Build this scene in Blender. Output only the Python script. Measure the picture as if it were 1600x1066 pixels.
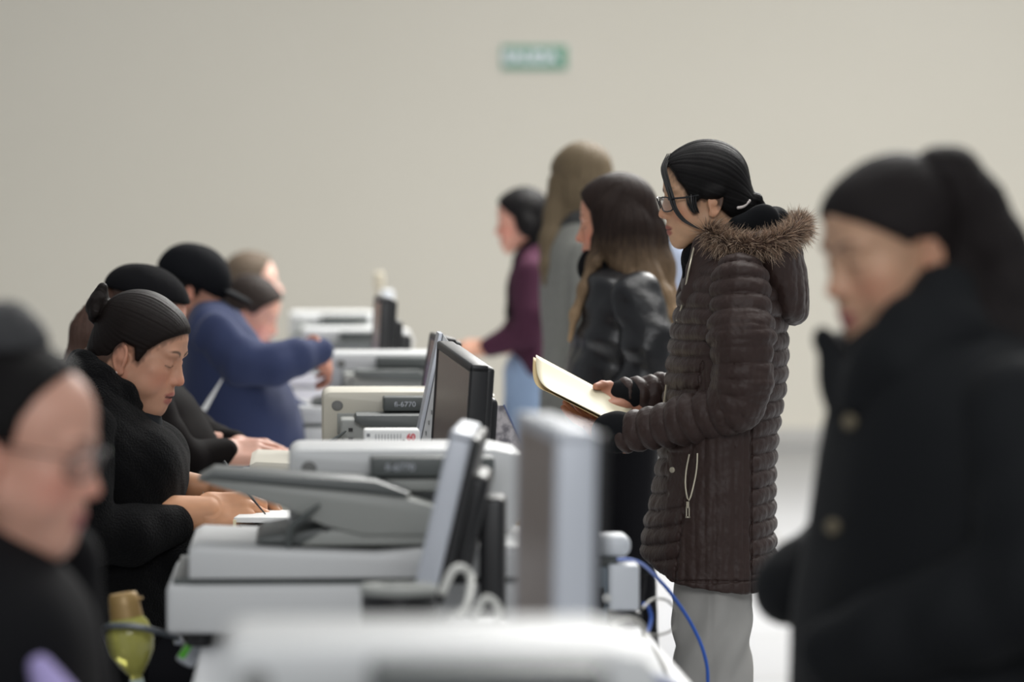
import bpy, bmesh, math, random
import numpy as np
from mathutils import Vector, Matrix, Euler

# ------------------------------------------------------------------ camera, world, lights, exposure
sc = bpy.context.scene
for o in list(bpy.data.objects): bpy.data.objects.remove(o)
cam_d = bpy.data.cameras.new('camera'); cam = bpy.data.objects.new('camera', cam_d); sc.collection.objects.link(cam); sc.camera = cam
cam_d.sensor_width = 36; cam_d.lens = 135; cam_d.clip_end = 200
cam.location = (0, 0, 1.42); cam.rotation_euler = (math.pi / 2 - math.atan(183 / 6000), 0, 0)
cam_d.dof.use_dof = True; cam_d.dof.focus_distance = 6000 / 765.0; cam_d.dof.aperture_fstop = 2.75
wd = bpy.data.worlds.new('hall_light'); sc.world = wd; wd.use_nodes = True
wd.node_tree.nodes['Background'].inputs[0].default_value = (.93, .97, 1.0, 1); wd.node_tree.nodes['Background'].inputs[1].default_value = .33
def area(loc, rot, sx, sy, power, col=(1, .985, .955)):
    l = bpy.data.lights.new('ceiling_or_fill_lamp', 'AREA'); l.shape = 'RECTANGLE'; l.size = sx; l.size_y = sy; l.energy = power; l.color = col
    o = bpy.data.objects.new('ceiling_or_fill_lamp', l); sc.collection.objects.link(o); o.location = loc; o.rotation_euler = [math.radians(a) for a in rot]
    return o
area((1.8, 9.2, 5.6), (-14, 6, 0), 5.0, 4.0, 230)
area((2.4, 15.4, 5.6), (0, 0, 0), 4.0, 4.5, 1350, (1, .985, .95))
area((.5, -5.0, 6.0), (62, 0, 0), 5.0, 3.0, 430, (.98, .99, 1.0))  # unseen front fill, added behind the camera to brighten camera-facing sides
area((2.0, 4.2, 5.6), (-12, 0, 0), 5.0, 2.5, 20)
sc.view_settings.view_transform = 'Standard'; sc.view_settings.look = 'None'; sc.view_settings.gamma = 1; sc.view_settings.exposure = 0.0
sc.view_settings.use_curve_mapping = False
PI = math.pi
CAMH, F, HOR = 1.42, 6000.0, 350.0
def W(px, py, S, dy=0.0):
    """world point seen at pixel (px,py) when S px cover one metre there; dy pushes it away from the camera"""
    k = 1.0 + dy * S / F
    return ((px - 800) / S * 1.0, F / S + dy, CAMH + (HOR - py) / S)
def rad(d): return d * PI / 180.0
f32 = np.float32

# ------------------------------------------------------------------ signed distance sculpting
def rotm(rx=0, ry=0, rz=0):
    return np.array(Euler((rad(rx), rad(ry), rad(rz))).to_matrix(), dtype=f32)
def smin(a, b, k):
    if k <= 0: return np.minimum(a, b)
    h = np.clip(0.5 + 0.5 * (b - a) / k, 0, 1)
    return b + (a - b) * h - k * h * (1 - h)
def smax(a, b, k): return -smin(-a, -b, k)
class Field:
    def __init__(s, lo, hi, h):
        s.lo = np.array(lo, dtype=np.float64); s.h = h
        s.n = np.maximum(np.ceil((np.array(hi) - s.lo) / h).astype(int) + 1, 4)
        s.d = np.full(s.n, 0.08, dtype=f32)
    def axes(s, sl):
        return [((s.lo[i] + s.h * np.arange(sl[i].start, sl[i].stop)).astype(f32)).reshape([-1 if j == i else 1 for j in range(3)]) for i in range(3)]
    def region(s, lo, hi, m):
        a = np.clip(np.floor((np.array(lo) - m - s.lo) / s.h).astype(int), 0, s.n)
        b = np.clip(np.ceil((np.array(hi) + m - s.lo) / s.h).astype(int) + 1, 0, s.n)
        return tuple(slice(int(a[i]), int(b[i])) for i in range(3))
    def op(s, fn, lo, hi, k=0.0, mode='add', m=None):
        sl = s.region(lo, hi, (k + 3 * s.h) if m is None else m)
        if any(q.stop - q.start <= 0 for q in sl): return s
        x, y, z = s.axes(sl)
        v = fn(x, y, z)
        c = s.d[sl]
        if mode == 'add': s.d[sl] = smin(c, v, k)
        elif mode == 'sub': s.d[sl] = smax(c, -v, k)
        else: s.d[sl] = smax(c, v, k)
        return s
    def ell(s, c, r, rot=None, k=0.0, mode='add'):
        c = np.array(c, dtype=f32); R = max(r)
        def fn(x, y, z):
            x, y, z = x - c[0], y - c[1], z - c[2]
            if rot is not None:
                q = rot.T
                x, y, z = q[0, 0] * x + q[0, 1] * y + q[0, 2] * z, q[1, 0] * x + q[1, 1] * y + q[1, 2] * z, q[2, 0] * x + q[2, 1] * y + q[2, 2] * z
            k0 = np.sqrt((x / r[0]) ** 2 + (y / r[1]) ** 2 + (z / r[2]) ** 2)
            k1 = np.sqrt((x / r[0] ** 2) ** 2 + (y / r[1] ** 2) ** 2 + (z / r[2] ** 2) ** 2)
            return k0 * (k0 - 1.0) / np.maximum(k1, 1e-6)
        return s.op(fn, c - R, c + R, k, mode)
    def cap(s, a, b, ra, rb, k=0.0, mode='add', rib=None, flat=1.0):
        a = np.array(a, dtype=f32); b = np.array(b, dtype=f32); ab = b - a; L2 = max(float(ab @ ab), 1e-9); R = max(ra, rb)
        L = L2 ** .5
        def fn(x, y, z):
            X, Y, Z = x - a[0], y - a[1], z - a[2]
            t = (X * ab[0] + Y * ab[1] + Z * ab[2]) / L2
            tc = np.clip(t, 0, 1)
            d = np.sqrt((X - tc * ab[0]) ** 2 + ((Y - tc * ab[1]) * flat) ** 2 + (Z - tc * ab[2]) ** 2) - (ra + (rb - ra) * tc)
            if rib is not None:
                per, amp, off = rib
                d = d + amp * (1 - 1.35 * np.sqrt(np.abs(np.sin(PI * (t * L + off) / per)) + .02))
            return d
        return s.op(fn, np.minimum(a, b) - R * 1.2, np.maximum(a, b) + R * 1.2, k, mode)
    def chain(s, pts, rs, k=0.01, kin=0.008, rib=None, flat=1.0):
        """one limb: its own capsules are joined first and then blended into the field"""
        P = [np.array(p, dtype=f32) for p in pts]; R = max(rs)
        lo = np.min(P, axis=0) - R * 1.2; hi = np.max(P, axis=0) + R * 1.2
        def fn(x, y, z):
            out = None; off = 0.0
            for i in range(len(P) - 1):
                a, b = P[i], P[i + 1]; ab = b - a; L2 = max(float(ab @ ab), 1e-9); L = L2 ** .5
                X, Y, Z = x - a[0], y - a[1], z - a[2]
                t = (X * ab[0] + Y * ab[1] + Z * ab[2]) / L2; tc = np.clip(t, 0, 1)
                d = np.sqrt((X - tc * ab[0]) ** 2 + ((Y - tc * ab[1]) * flat) ** 2 + (Z - tc * ab[2]) ** 2) - (rs[i] + (rs[i + 1] - rs[i]) * tc)
                if rib is not None:
                    per, amp = rib
                    d = d + amp * (1 - 1.35 * np.sqrt(np.abs(np.sin(PI * (t * L + off) / per)) + .02))
                out = d if out is None else smin(out, d, kin)
                off += L
            return out
        return s.op(fn, lo, hi, k, 'add')
    def loft(s, secs, k=0.0, mode='add', disp=None, cap_r=0.01, p=2.0):
        """secs: (z, cx, cy, rx, ry) from bottom to top; a body of elliptic slices"""
        S_ = sorted(secs); zs = np.array([q[0] for q in S_]); A = np.array(S_)
        lo = [np.min(A[:, 1] - A[:, 3]), np.min(A[:, 2] - A[:, 4]), zs[0]]; hi = [np.max(A[:, 1] + A[:, 3]), np.max(A[:, 2] + A[:, 4]), zs[-1]]
        def cubic(zz, col):
            v = A[:, col]
            n = len(zs); m = np.zeros(n)
            for i in range(n):
                if i == 0: m[i] = (v[1] - v[0]) / (zs[1] - zs[0])
                elif i == n - 1: m[i] = (v[-1] - v[-2]) / (zs[-1] - zs[-2])
                else: m[i] = .5 * ((v[i + 1] - v[i]) / (zs[i + 1] - zs[i]) + (v[i] - v[i - 1]) / (zs[i] - zs[i - 1]))
            q = np.clip(zz, zs[0], zs[-1]); i = np.clip(np.searchsorted(zs, q) - 1, 0, n - 2)
            H = zs[i + 1] - zs[i]; t = (q - zs[i]) / H
            return ((2 * t ** 3 - 3 * t ** 2 + 1) * v[i] + (t ** 3 - 2 * t ** 2 + t) * H * m[i] + (-2 * t ** 3 + 3 * t ** 2) * v[i + 1] + (t ** 3 - t ** 2) * H * m[i + 1]).astype(f32)
        def fn(x, y, z):
            zz = z.ravel(); c = [cubic(zz, j).reshape(z.shape) for j in (1, 2, 3, 4)]
            rx = np.maximum(c[2], .003); ry = np.maximum(c[3], .003)
            u, v = np.abs((x - c[0]) / rx), np.abs((y - c[1]) / ry)
            if p == 2.0:
                k0 = np.sqrt(u * u + v * v); k1 = np.sqrt((u / rx) ** 2 + (v / ry) ** 2)
                d = k0 * (k0 - 1) / np.maximum(k1, 1e-6)
                d = np.maximum(d, -np.minimum(rx, ry))
            else: d = ((u ** p + v ** p) ** (1 / p) - 1) * np.minimum(rx, ry)
            if disp is not None: d = d - disp(x, y, z)
            return smax(d, np.maximum(zs[0] - z, z - zs[-1]).astype(f32), cap_r)
        return s.op(fn, lo, hi, k, mode)
    def box(s, c, half, r=0.005, rot=None, k=0.0, mode='add'):
        c = np.array(c, dtype=f32); R = float(np.linalg.norm(half)) if rot is not None else np.array(half)
        def fn(x, y, z):
            x, y, z = x - c[0], y - c[1], z - c[2]
            if rot is not None:
                q = rot.T
                x, y, z = q[0, 0] * x + q[0, 1] * y + q[0, 2] * z, q[1, 0] * x + q[1, 1] * y + q[1, 2] * z, q[2, 0] * x + q[2, 1] * y + q[2, 2] * z
            a, b, e = np.abs(x) - half[0] + r, np.abs(y) - half[1] + r, np.abs(z) - half[2] + r
            return np.sqrt(np.maximum(a, 0) ** 2 + np.maximum(b, 0) ** 2 + np.maximum(e, 0) ** 2) + np.minimum(np.maximum(a, np.maximum(b, e)), 0) - r
        return s.op(fn, c - R, c + R, k, mode)
    def poly(s, pts, axis=1, k=0.004, mode='and', lo=None, hi=None, grow=0.0):
        """extruded polygon in the plane across `axis`"""
        P = np.array(pts, dtype=f32)
        def fn(x, y, z):
            u, v = (x, z) if axis == 1 else ((x, y) if axis == 2 else (y, z))
            d = None; sg = None
            for i in range(len(P)):
                a, b = P[i], P[i - 1]; e = b - a; wx, wy = u - a[0], v - a[1]
                t = np.clip((wx * e[0] + wy * e[1]) / max(float(e @ e), 1e-12), 0, 1)
                dd = (wx - e[0] * t) ** 2 + (wy - e[1] * t) ** 2
                c1 = v >= a[1]; c2 = v < b[1]; c3 = e[0] * wy > e[1] * wx
                flip = (c1 & c2 & c3) | (~c1 & ~c2 & ~c3)
                d = dd if d is None else np.minimum(d, dd)
                sg = np.where(flip, -1.0, 1.0) if sg is None else sg * np.where(flip, -1.0, 1.0)
            return (sg * np.sqrt(d) - grow).astype(f32)
        if lo is None:
            lo = s.lo - 1; hi = s.lo + s.h * s.n + 1
        return s.op(fn, lo, hi, k, mode)
    def mesh(s):
        d = s.d; n = s.n
        d[0] = np.maximum(d[0], .001); d[-1] = np.maximum(d[-1], .001); d[:, 0] = np.maximum(d[:, 0], .001); d[:, -1] = np.maximum(d[:, -1], .001); d[:, :, 0] = np.maximum(d[:, :, 0], .001); d[:, :, -1] = np.maximum(d[:, :, -1], .001)
        neg = d < 0
        cnt = np.zeros([q - 1 for q in n], dtype=np.int8)
        for i in (0, 1):
            for j in (0, 1):
                for k in (0, 1):
                    cnt += neg[i:n[0] - 1 + i, j:n[1] - 1 + j, k:n[2] - 1 + k]
        act = (cnt > 0) & (cnt < 8)
        idx = np.full(act.shape, -1, dtype=np.int64)
        I = np.argwhere(act); idx[act] = np.arange(len(I))
        acc = np.zeros((len(I), 3)); num = np.zeros(len(I))
        cv = {}
        for i in (0, 1):
            for j in (0, 1):
                for k in (0, 1):
                    cv[i, j, k] = d[I[:, 0] + i, I[:, 1] + j, I[:, 2] + k].astype(np.float64)
        for a in cv:
            for ax in range(3):
                if a[ax] == 0:
                    b = list(a); b[ax] = 1; b = tuple(b)
                    va, vb = cv[a], cv[b]; m = (va < 0) != (vb < 0)
                    t = np.where(m, va / np.where(m, va - vb, 1), 0)
                    p = np.tile(np.array(a, float), (len(I), 1)); p[:, ax] += t
                    acc += p * m[:, None]; num += m
        V = s.lo + s.h * (I + acc / num[:, None])
        Q = []
        for ax in range(3):
            sl0 = [slice(None)] * 3; sl1 = [slice(None)] * 3
            sl0[ax] = slice(0, n[ax] - 1); sl1[ax] = slice(1, n[ax])
            a = neg[tuple(sl0)]; b = neg[tuple(sl1)]
            E = np.argwhere(a != b); o = [q for q in range(3) if q != ax]
            E = E[(E[:, o[0]] > 0) & (E[:, o[1]] > 0) & (E[:, o[0]] < n[o[0]] - 1) & (E[:, o[1]] < n[o[1]] - 1)]
            ins = a[E[:, 0], E[:, 1], E[:, 2]]
            def cell(da, db):
                e = E.copy(); e[:, o[0]] -= da; e[:, o[1]] -= db
                return idx[e[:, 0], e[:, 1], e[:, 2]]
            q = np.stack([cell(1, 1), cell(0, 1), cell(0, 0), cell(1, 0)], 1)
            fl = ins if ax != 1 else ~ins
            q[~fl] = q[~fl][:, ::-1]
            Q.append(q)
        return V, np.concatenate(Q)

def fbm(V, scale, seed=0, octs=3):
    """cheap smooth value noise from summed sines, -1..1"""
    r = np.random.RandomState(seed); out = np.zeros(len(V)); amp = 1.0; tot = 0
    for o in range(octs):
        for _ in range(4):
            k = r.normal(size=3) * scale * (2 ** o); out += amp * np.sin(V @ k + r.uniform(0, 6.28)); tot += amp
        amp *= .55
    return out / tot * 2.0
def vnormals(V, Q):
    n = np.cross(V[Q[:, 2]] - V[Q[:, 0]], V[Q[:, 3]] - V[Q[:, 1]])
    N = np.zeros_like(V)
    for j in range(4):
        for a in range(3): N[:, a] += np.bincount(Q[:, j], n[:, a], len(V))
    return N / np.maximum(np.linalg.norm(N, axis=1), 1e-12)[:, None]
def relax(V, Q, it=1, f=.5):
    for _ in range(it):
        A = np.zeros_like(V); c = np.zeros(len(V))
        for j in range(4):
            a, b = Q[:, j], Q[:, (j + 1) % 4]
            for q in range(3):
                A[:, q] += np.bincount(a, V[b, q], len(V)) + np.bincount(b, V[a, q], len(V))
            c += np.bincount(a, minlength=len(V)) + np.bincount(b, minlength=len(V))
        V = V + f * (A / np.maximum(c, 1)[:, None] - V)
    return V
def to_obj(name, V, Q, mat, parent=None, col=None, uv=None, smooth=True, origin=(0, 0, 0)):
    me = bpy.data.meshes.new(name); V = np.asarray(V, dtype=np.float64) - np.array(origin)
    if isinstance(Q, np.ndarray):
        me.vertices.add(len(V)); me.vertices.foreach_set('co', V.astype(f32).ravel())
        me.loops.add(Q.size); me.loops.foreach_set('vertex_index', Q.astype(np.int32).ravel())
        me.polygons.add(len(Q)); me.polygons.foreach_set('loop_start', np.arange(0, Q.size, Q.shape[1], dtype=np.int32))
        me.update(calc_edges=True)
    else: me.from_pydata([tuple(v) for v in V], [], Q); me.update()
    if smooth: me.polygons.foreach_set('use_smooth', np.ones(len(me.polygons), dtype=bool))
    if col is not None:
        at = me.color_attributes.new('tint', 'FLOAT_COLOR', 'POINT'); c = np.ones((len(V), 4), dtype=f32); c[:, :3] = col
        at.data.foreach_set('color', c.ravel())
    if uv is not None:
        at = me.attributes.new('flow', 'FLOAT_VECTOR', 'POINT'); at.data.foreach_set('vector', np.asarray(uv, dtype=f32).ravel())
    me.validate()
    o = bpy.data.objects.new(name, me); bpy.context.scene.collection.objects.link(o)
    if mat is not None: me.materials.append(mat)
    if parent is not None: o.parent = parent
    return o
def tag(o, label=None, cat=None, group=None, kind=None):
    if label: o['label'] = label
    if cat: o['category'] = cat
    if group: o['group'] = group
    if kind: o['kind'] = kind
    return o
def empty(name, loc, rz=0.0):
    o = bpy.data.objects.new(name, None); o.empty_display_size = .1
    bpy.context.scene.collection.objects.link(o); o.location = loc; o.rotation_euler = (0, 0, rz); return o

# ------------------------------------------------------------------ polygon building
class MB:
    def __init__(s): s.bm = bmesh.new()
    def box(s, c, sz, rot=None, bev=0.0, taper=None):
        r = bmesh.ops.create_cube(s.bm, size=1.0); vs = r['verts']
        for v in vs:
            v.co = Vector((v.co.x * sz[0], v.co.y * sz[1], v.co.z * sz[2]))
            if taper and v.co.z > 0: v.co.x *= taper[0]; v.co.y *= taper[1]
        if bev > 0:
            es = list({e for v in vs for e in v.link_edges})
            q = bmesh.ops.bevel(s.bm, geom=es, offset=bev, segments=3, affect='EDGES', profile=.5)
            vs = list({v for f in q['faces'] for v in f.verts} | {v for v in vs if v.is_valid})
        M = Matrix.Translation(c) @ (Euler([rad(a) for a in rot]).to_matrix().to_4x4() if rot else Matrix())
        bmesh.ops.transform(s.bm, matrix=M, verts=vs); return s
    def prism(s, prof, axis, a, b, bev=0.0):
        """prof: 2D outline; axis 'x','y','z' extrusion from a to b"""
        def P(u, v, w): return {'x': (w, u, v), 'y': (u, w, v), 'z': (u, v, w)}[axis]
        A = [s.bm.verts.new(P(u, v, a)) for u, v in prof]; B = [s.bm.verts.new(P(u, v, b)) for u, v in prof]
        n = len(prof); fs = [s.bm.faces.new(A), s.bm.faces.new(B[::-1])]
        for i in range(n): fs.append(s.bm.faces.new((A[i], B[i], B[(i + 1) % n], A[(i + 1) % n])))
        bmesh.ops.recalc_face_normals(s.bm, faces=fs)
        if bev > 0:
            es = list({e for f in fs[:2] for e in f.edges})
            bmesh.ops.bevel(s.bm, geom=es, offset=bev, segments=2, affect='EDGES', profile=.5)
        return s
    def lathe(s, prof, c=(0, 0, 0), n=32, M=None):
        rings = []
        for r, z in prof:
            ring = []
            for i in range(n):
                p = Vector((r * math.cos(2 * PI * i / n), r * math.sin(2 * PI * i / n), z))
                if M is not None: p = M @ p
                ring.append(s.bm.verts.new(p + Vector(c)))
            rings.append(ring)
        fs = []
        for k in range(len(rings) - 1):
            for i in range(n): fs.append(s.bm.faces.new((rings[k][i], rings[k][(i + 1) % n], rings[k + 1][(i + 1) % n], rings[k + 1][i])))
        fs.append(s.bm.faces.new(rings[0][::-1])); fs.append(s.bm.faces.new(rings[-1]))
        bmesh.ops.recalc_face_normals(s.bm, faces=fs)
        return s
    def tube(s, pts, r, n=8, smooth=3, closed=False, sx=1.0):
        P = [Vector(p) for p in pts]
        if smooth > 1 and len(P) > 2:
            Q = []; m = len(P)
            for i in range(m if closed else m - 1):
                p0 = P[(i - 1) % m] if (closed or i > 0) else P[0]; p1 = P[i]; p2 = P[(i + 1) % m]; p3 = P[(i + 2) % m] if (closed or i + 2 < m) else P[-1]
                for k in range(smooth):
                    t = k / smooth
                    Q.append(.5 * ((2 * p1) + (-p0 + p2) * t + (2 * p0 - 5 * p1 + 4 * p2 - p3) * t * t + (-p0 + 3 * p1 - 3 * p2 + p3) * t ** 3))
            if not closed: Q.append(P[-1])
            P = Q
        m = len(P); R = r if isinstance(r, (list, tuple)) else [r]
        up = Vector((0, 0, 1)); rings = []
        for i in range(m):
            d = (P[(i + 1) % m] - P[i - 1]) if closed else (P[min(i + 1, m - 1)] - P[max(i - 1, 0)])
            if d.length < 1e-9: d = Vector((0, 0, 1))
            d.normalize()
            a = up - d * up.dot(d)
            if a.length < .05: a = Vector((1, 0, 0)) - d * d.x
            a.normalize(); b = d.cross(a); up = a
            q = i / max(m - 1, 1) * (len(R) - 1); j = min(int(q), len(R) - 1); rr = R[j] + (R[min(j + 1, len(R) - 1)] - R[j]) * (q - j)
            rings.append([s.bm.verts.new(P[i] + a * math.cos(2 * PI * k / n) * rr * sx + b * math.sin(2 * PI * k / n) * rr) for k in range(n)])
        for i in range(m if closed else m - 1):
            A, B = rings[i], rings[(i + 1) % m]
            for k in range(n): s.bm.faces.new((A[k], A[(k + 1) % n], B[(k + 1) % n], B[k]))
        if not closed: s.bm.faces.new(rings[0][::-1]); s.bm.faces.new(rings[-1])
        return s
    def build(s, name, mat, parent=None, smooth=True, angle=35):
        me = bpy.data.meshes.new(name); s.bm.normal_update(); s.bm.to_mesh(me); s.bm.free()
        o = bpy.data.objects.new(name, me); bpy.context.scene.collection.objects.link(o)
        if mat is not None: me.materials.append(mat)
        if smooth:
            me.polygons.foreach_set('use_smooth', np.ones(len(me.polygons), dtype=bool))
            try: me.set_sharp_from_angle(angle=rad(angle))
            except Exception: pass
        if parent is not None: o.parent = parent
        return o
def text_obj(name, s, size, mat, parent, loc, rot, ext=.0004, bold=0.0):
    cu = bpy.data.curves.new(name, 'FONT'); cu.body = s; cu.size = size; cu.extrude = ext; cu.offset = bold
    cu.align_x = 'CENTER'; cu.align_y = 'CENTER'
    o = bpy.data.objects.new(name, cu); bpy.context.scene.collection.objects.link(o); cu.materials.append(mat)
    o.location = loc; o.rotation_euler = rot
    if parent is not None: o.parent = parent
    return o

# ------------------------------------------------------------------ materials
def srgb(r, g, b):
    def c(v):
        v /= 255.0
        return v / 12.92 if v <= .04045 else ((v + .055) / 1.055) ** 2.4
    return (c(r), c(g), c(b), 1.0)
def nodes(name):
    m = bpy.data.materials.new(name); m.use_nodes = True; nt = m.node_tree; b = nt.nodes['Principled BSDF']
    return m, nt, b, lambda t: nt.nodes.new(t), lambda a, q: nt.links.new(a, q)
def mat(name, col, rough=.5, metal=0.0, noise=0.0, nscale=40, bump=0.0, bscale=200, spec=.5, coat=0.0, trans=0.0, emit=None, sheen=0.0, sss=0.0, alpha=1.0, coltint=False, bdist=.002):
    m, nt, b, N, Lk = nodes(name)
    if rough >= .8 and spec == .5: spec = .07
    c = srgb(*col); b.inputs['Base Color'].default_value = c
    b.inputs['Roughness'].default_value = rough; b.inputs['Metallic'].default_value = metal
    b.inputs['Specular IOR Level'].default_value = spec; b.inputs['Coat Weight'].default_value = coat
    b.inputs['Transmission Weight'].default_value = trans; b.inputs['Alpha'].default_value = alpha
    if sheen: b.inputs['Sheen Weight'].default_value = sheen; b.inputs['Sheen Roughness'].default_value = .4
    if emit: b.inputs['Emission Color'].default_value = srgb(*emit[:3]); b.inputs['Emission Strength'].default_value = emit[3]
    if sss:
        b.inputs['Subsurface Weight'].default_value = sss; b.inputs['Subsurface Radius'].default_value = (1, .35, .2); b.inputs['Subsurface Scale'].default_value = .006
    tc = N('ShaderNodeTexCoord'); src = None
    if noise > 0:
        n = N('ShaderNodeTexNoise'); n.inputs['Scale'].default_value = nscale; n.inputs['Detail'].default_value = 4
        Lk(tc.outputs['Object'], n.inputs['Vector'])
        mx = N('ShaderNodeMix'); mx.data_type = 'RGBA'; mx.blend_type = 'MIX'
        mx.inputs['A'].default_value = tuple(v * (1 - noise) for v in c[:3]) + (1,); mx.inputs['B'].default_value = tuple(min(v * (1 + noise), 1) for v in c[:3]) + (1,)
        Lk(n.outputs['Fac'], mx.inputs['Factor']); src = mx.outputs['Result']; Lk(src, b.inputs['Base Color'])
    if coltint:
        a = N('ShaderNodeAttribute'); a.attribute_name = 'tint'
        if src is None: Lk(a.outputs['Color'], b.inputs['Base Color'])
        else:
            m2 = N('ShaderNodeMix'); m2.data_type = 'RGBA'; m2.blend_type = 'MULTIPLY'; m2.inputs['Factor'].default_value = 1
            Lk(src, m2.inputs['A']); Lk(a.outputs['Color'], m2.inputs['B']); Lk(m2.outputs['Result'], b.inputs['Base Color'])
    if bump > 0:
        n = N('ShaderNodeTexNoise'); n.inputs['Scale'].default_value = bscale; n.inputs['Detail'].default_value = 3
        Lk(tc.outputs['Object'], n.inputs['Vector'])
        bp = N('ShaderNodeBump'); bp.inputs['Strength'].default_value = bump; bp.inputs['Distance'].default_value = bdist
        Lk(n.outputs['Fac'], bp.inputs['Height']); Lk(bp.outputs['Normal'], b.inputs['Normal'])
    return m
def hair_mat(name, c1, c2, rough=.42, tip=None, tipz=None, spec=.5):
    """streaks follow the stored flow coordinate (across, along, -); tip: colour towards the hair ends (z in flow.z)"""
    m, nt, b, N, Lk = nodes(name)
    a = N('ShaderNodeAttribute'); a.attribute_name = 'flow'
    mp = N('ShaderNodeMapping'); mp.inputs['Scale'].default_value = (1, .12, 0)
    Lk(a.outputs['Vector'], mp.inputs['Vector'])
    n = N('ShaderNodeTexNoise'); n.inputs['Scale'].default_value = 26; n.inputs['Detail'].default_value = 5; n.inputs['Roughness'].default_value = .7
    Lk(mp.outputs['Vector'], n.inputs['Vector'])
    cr = N('ShaderNodeValToRGB'); cr.color_ramp.elements[0].position = .3; cr.color_ramp.elements[0].color = srgb(*c1); cr.color_ramp.elements[1].position = .72; cr.color_ramp.elements[1].color = srgb(*c2)
    Lk(n.outputs['Fac'], cr.inputs['Fac']); out = cr.outputs['Color']
    if tip:
        sx = N('ShaderNodeSeparateXYZ'); Lk(a.outputs['Vector'], sx.inputs[0])
        ad = N('ShaderNodeMath'); ad.operation = 'MULTIPLY_ADD'; Lk(n.outputs['Fac'], ad.inputs[0]); ad.inputs[1].default_value = .9; Lk(sx.outputs['Z'], ad.inputs[2])
        mr = N('ShaderNodeMapRange'); mr.inputs['From Min'].default_value = .55; mr.inputs['From Max'].default_value = 1.35; Lk(ad.outputs[0], mr.inputs['Value'])
        mx = N('ShaderNodeMix'); mx.data_type = 'RGBA'; Lk(mr.outputs[0], mx.inputs['Factor']); Lk(out, mx.inputs['A']); mx.inputs['B'].default_value = srgb(*tip); out = mx.outputs['Result']
    Lk(out, b.inputs['Base Color']); b.inputs['Roughness'].default_value = rough; b.inputs['Specular IOR Level'].default_value = spec
    bp = N('ShaderNodeBump'); bp.inputs['Strength'].default_value = .55; bp.inputs['Distance'].default_value = .002
    Lk(n.outputs['Fac'], bp.inputs['Height']); Lk(bp.outputs['Normal'], b.inputs['Normal'])
    return m

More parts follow.
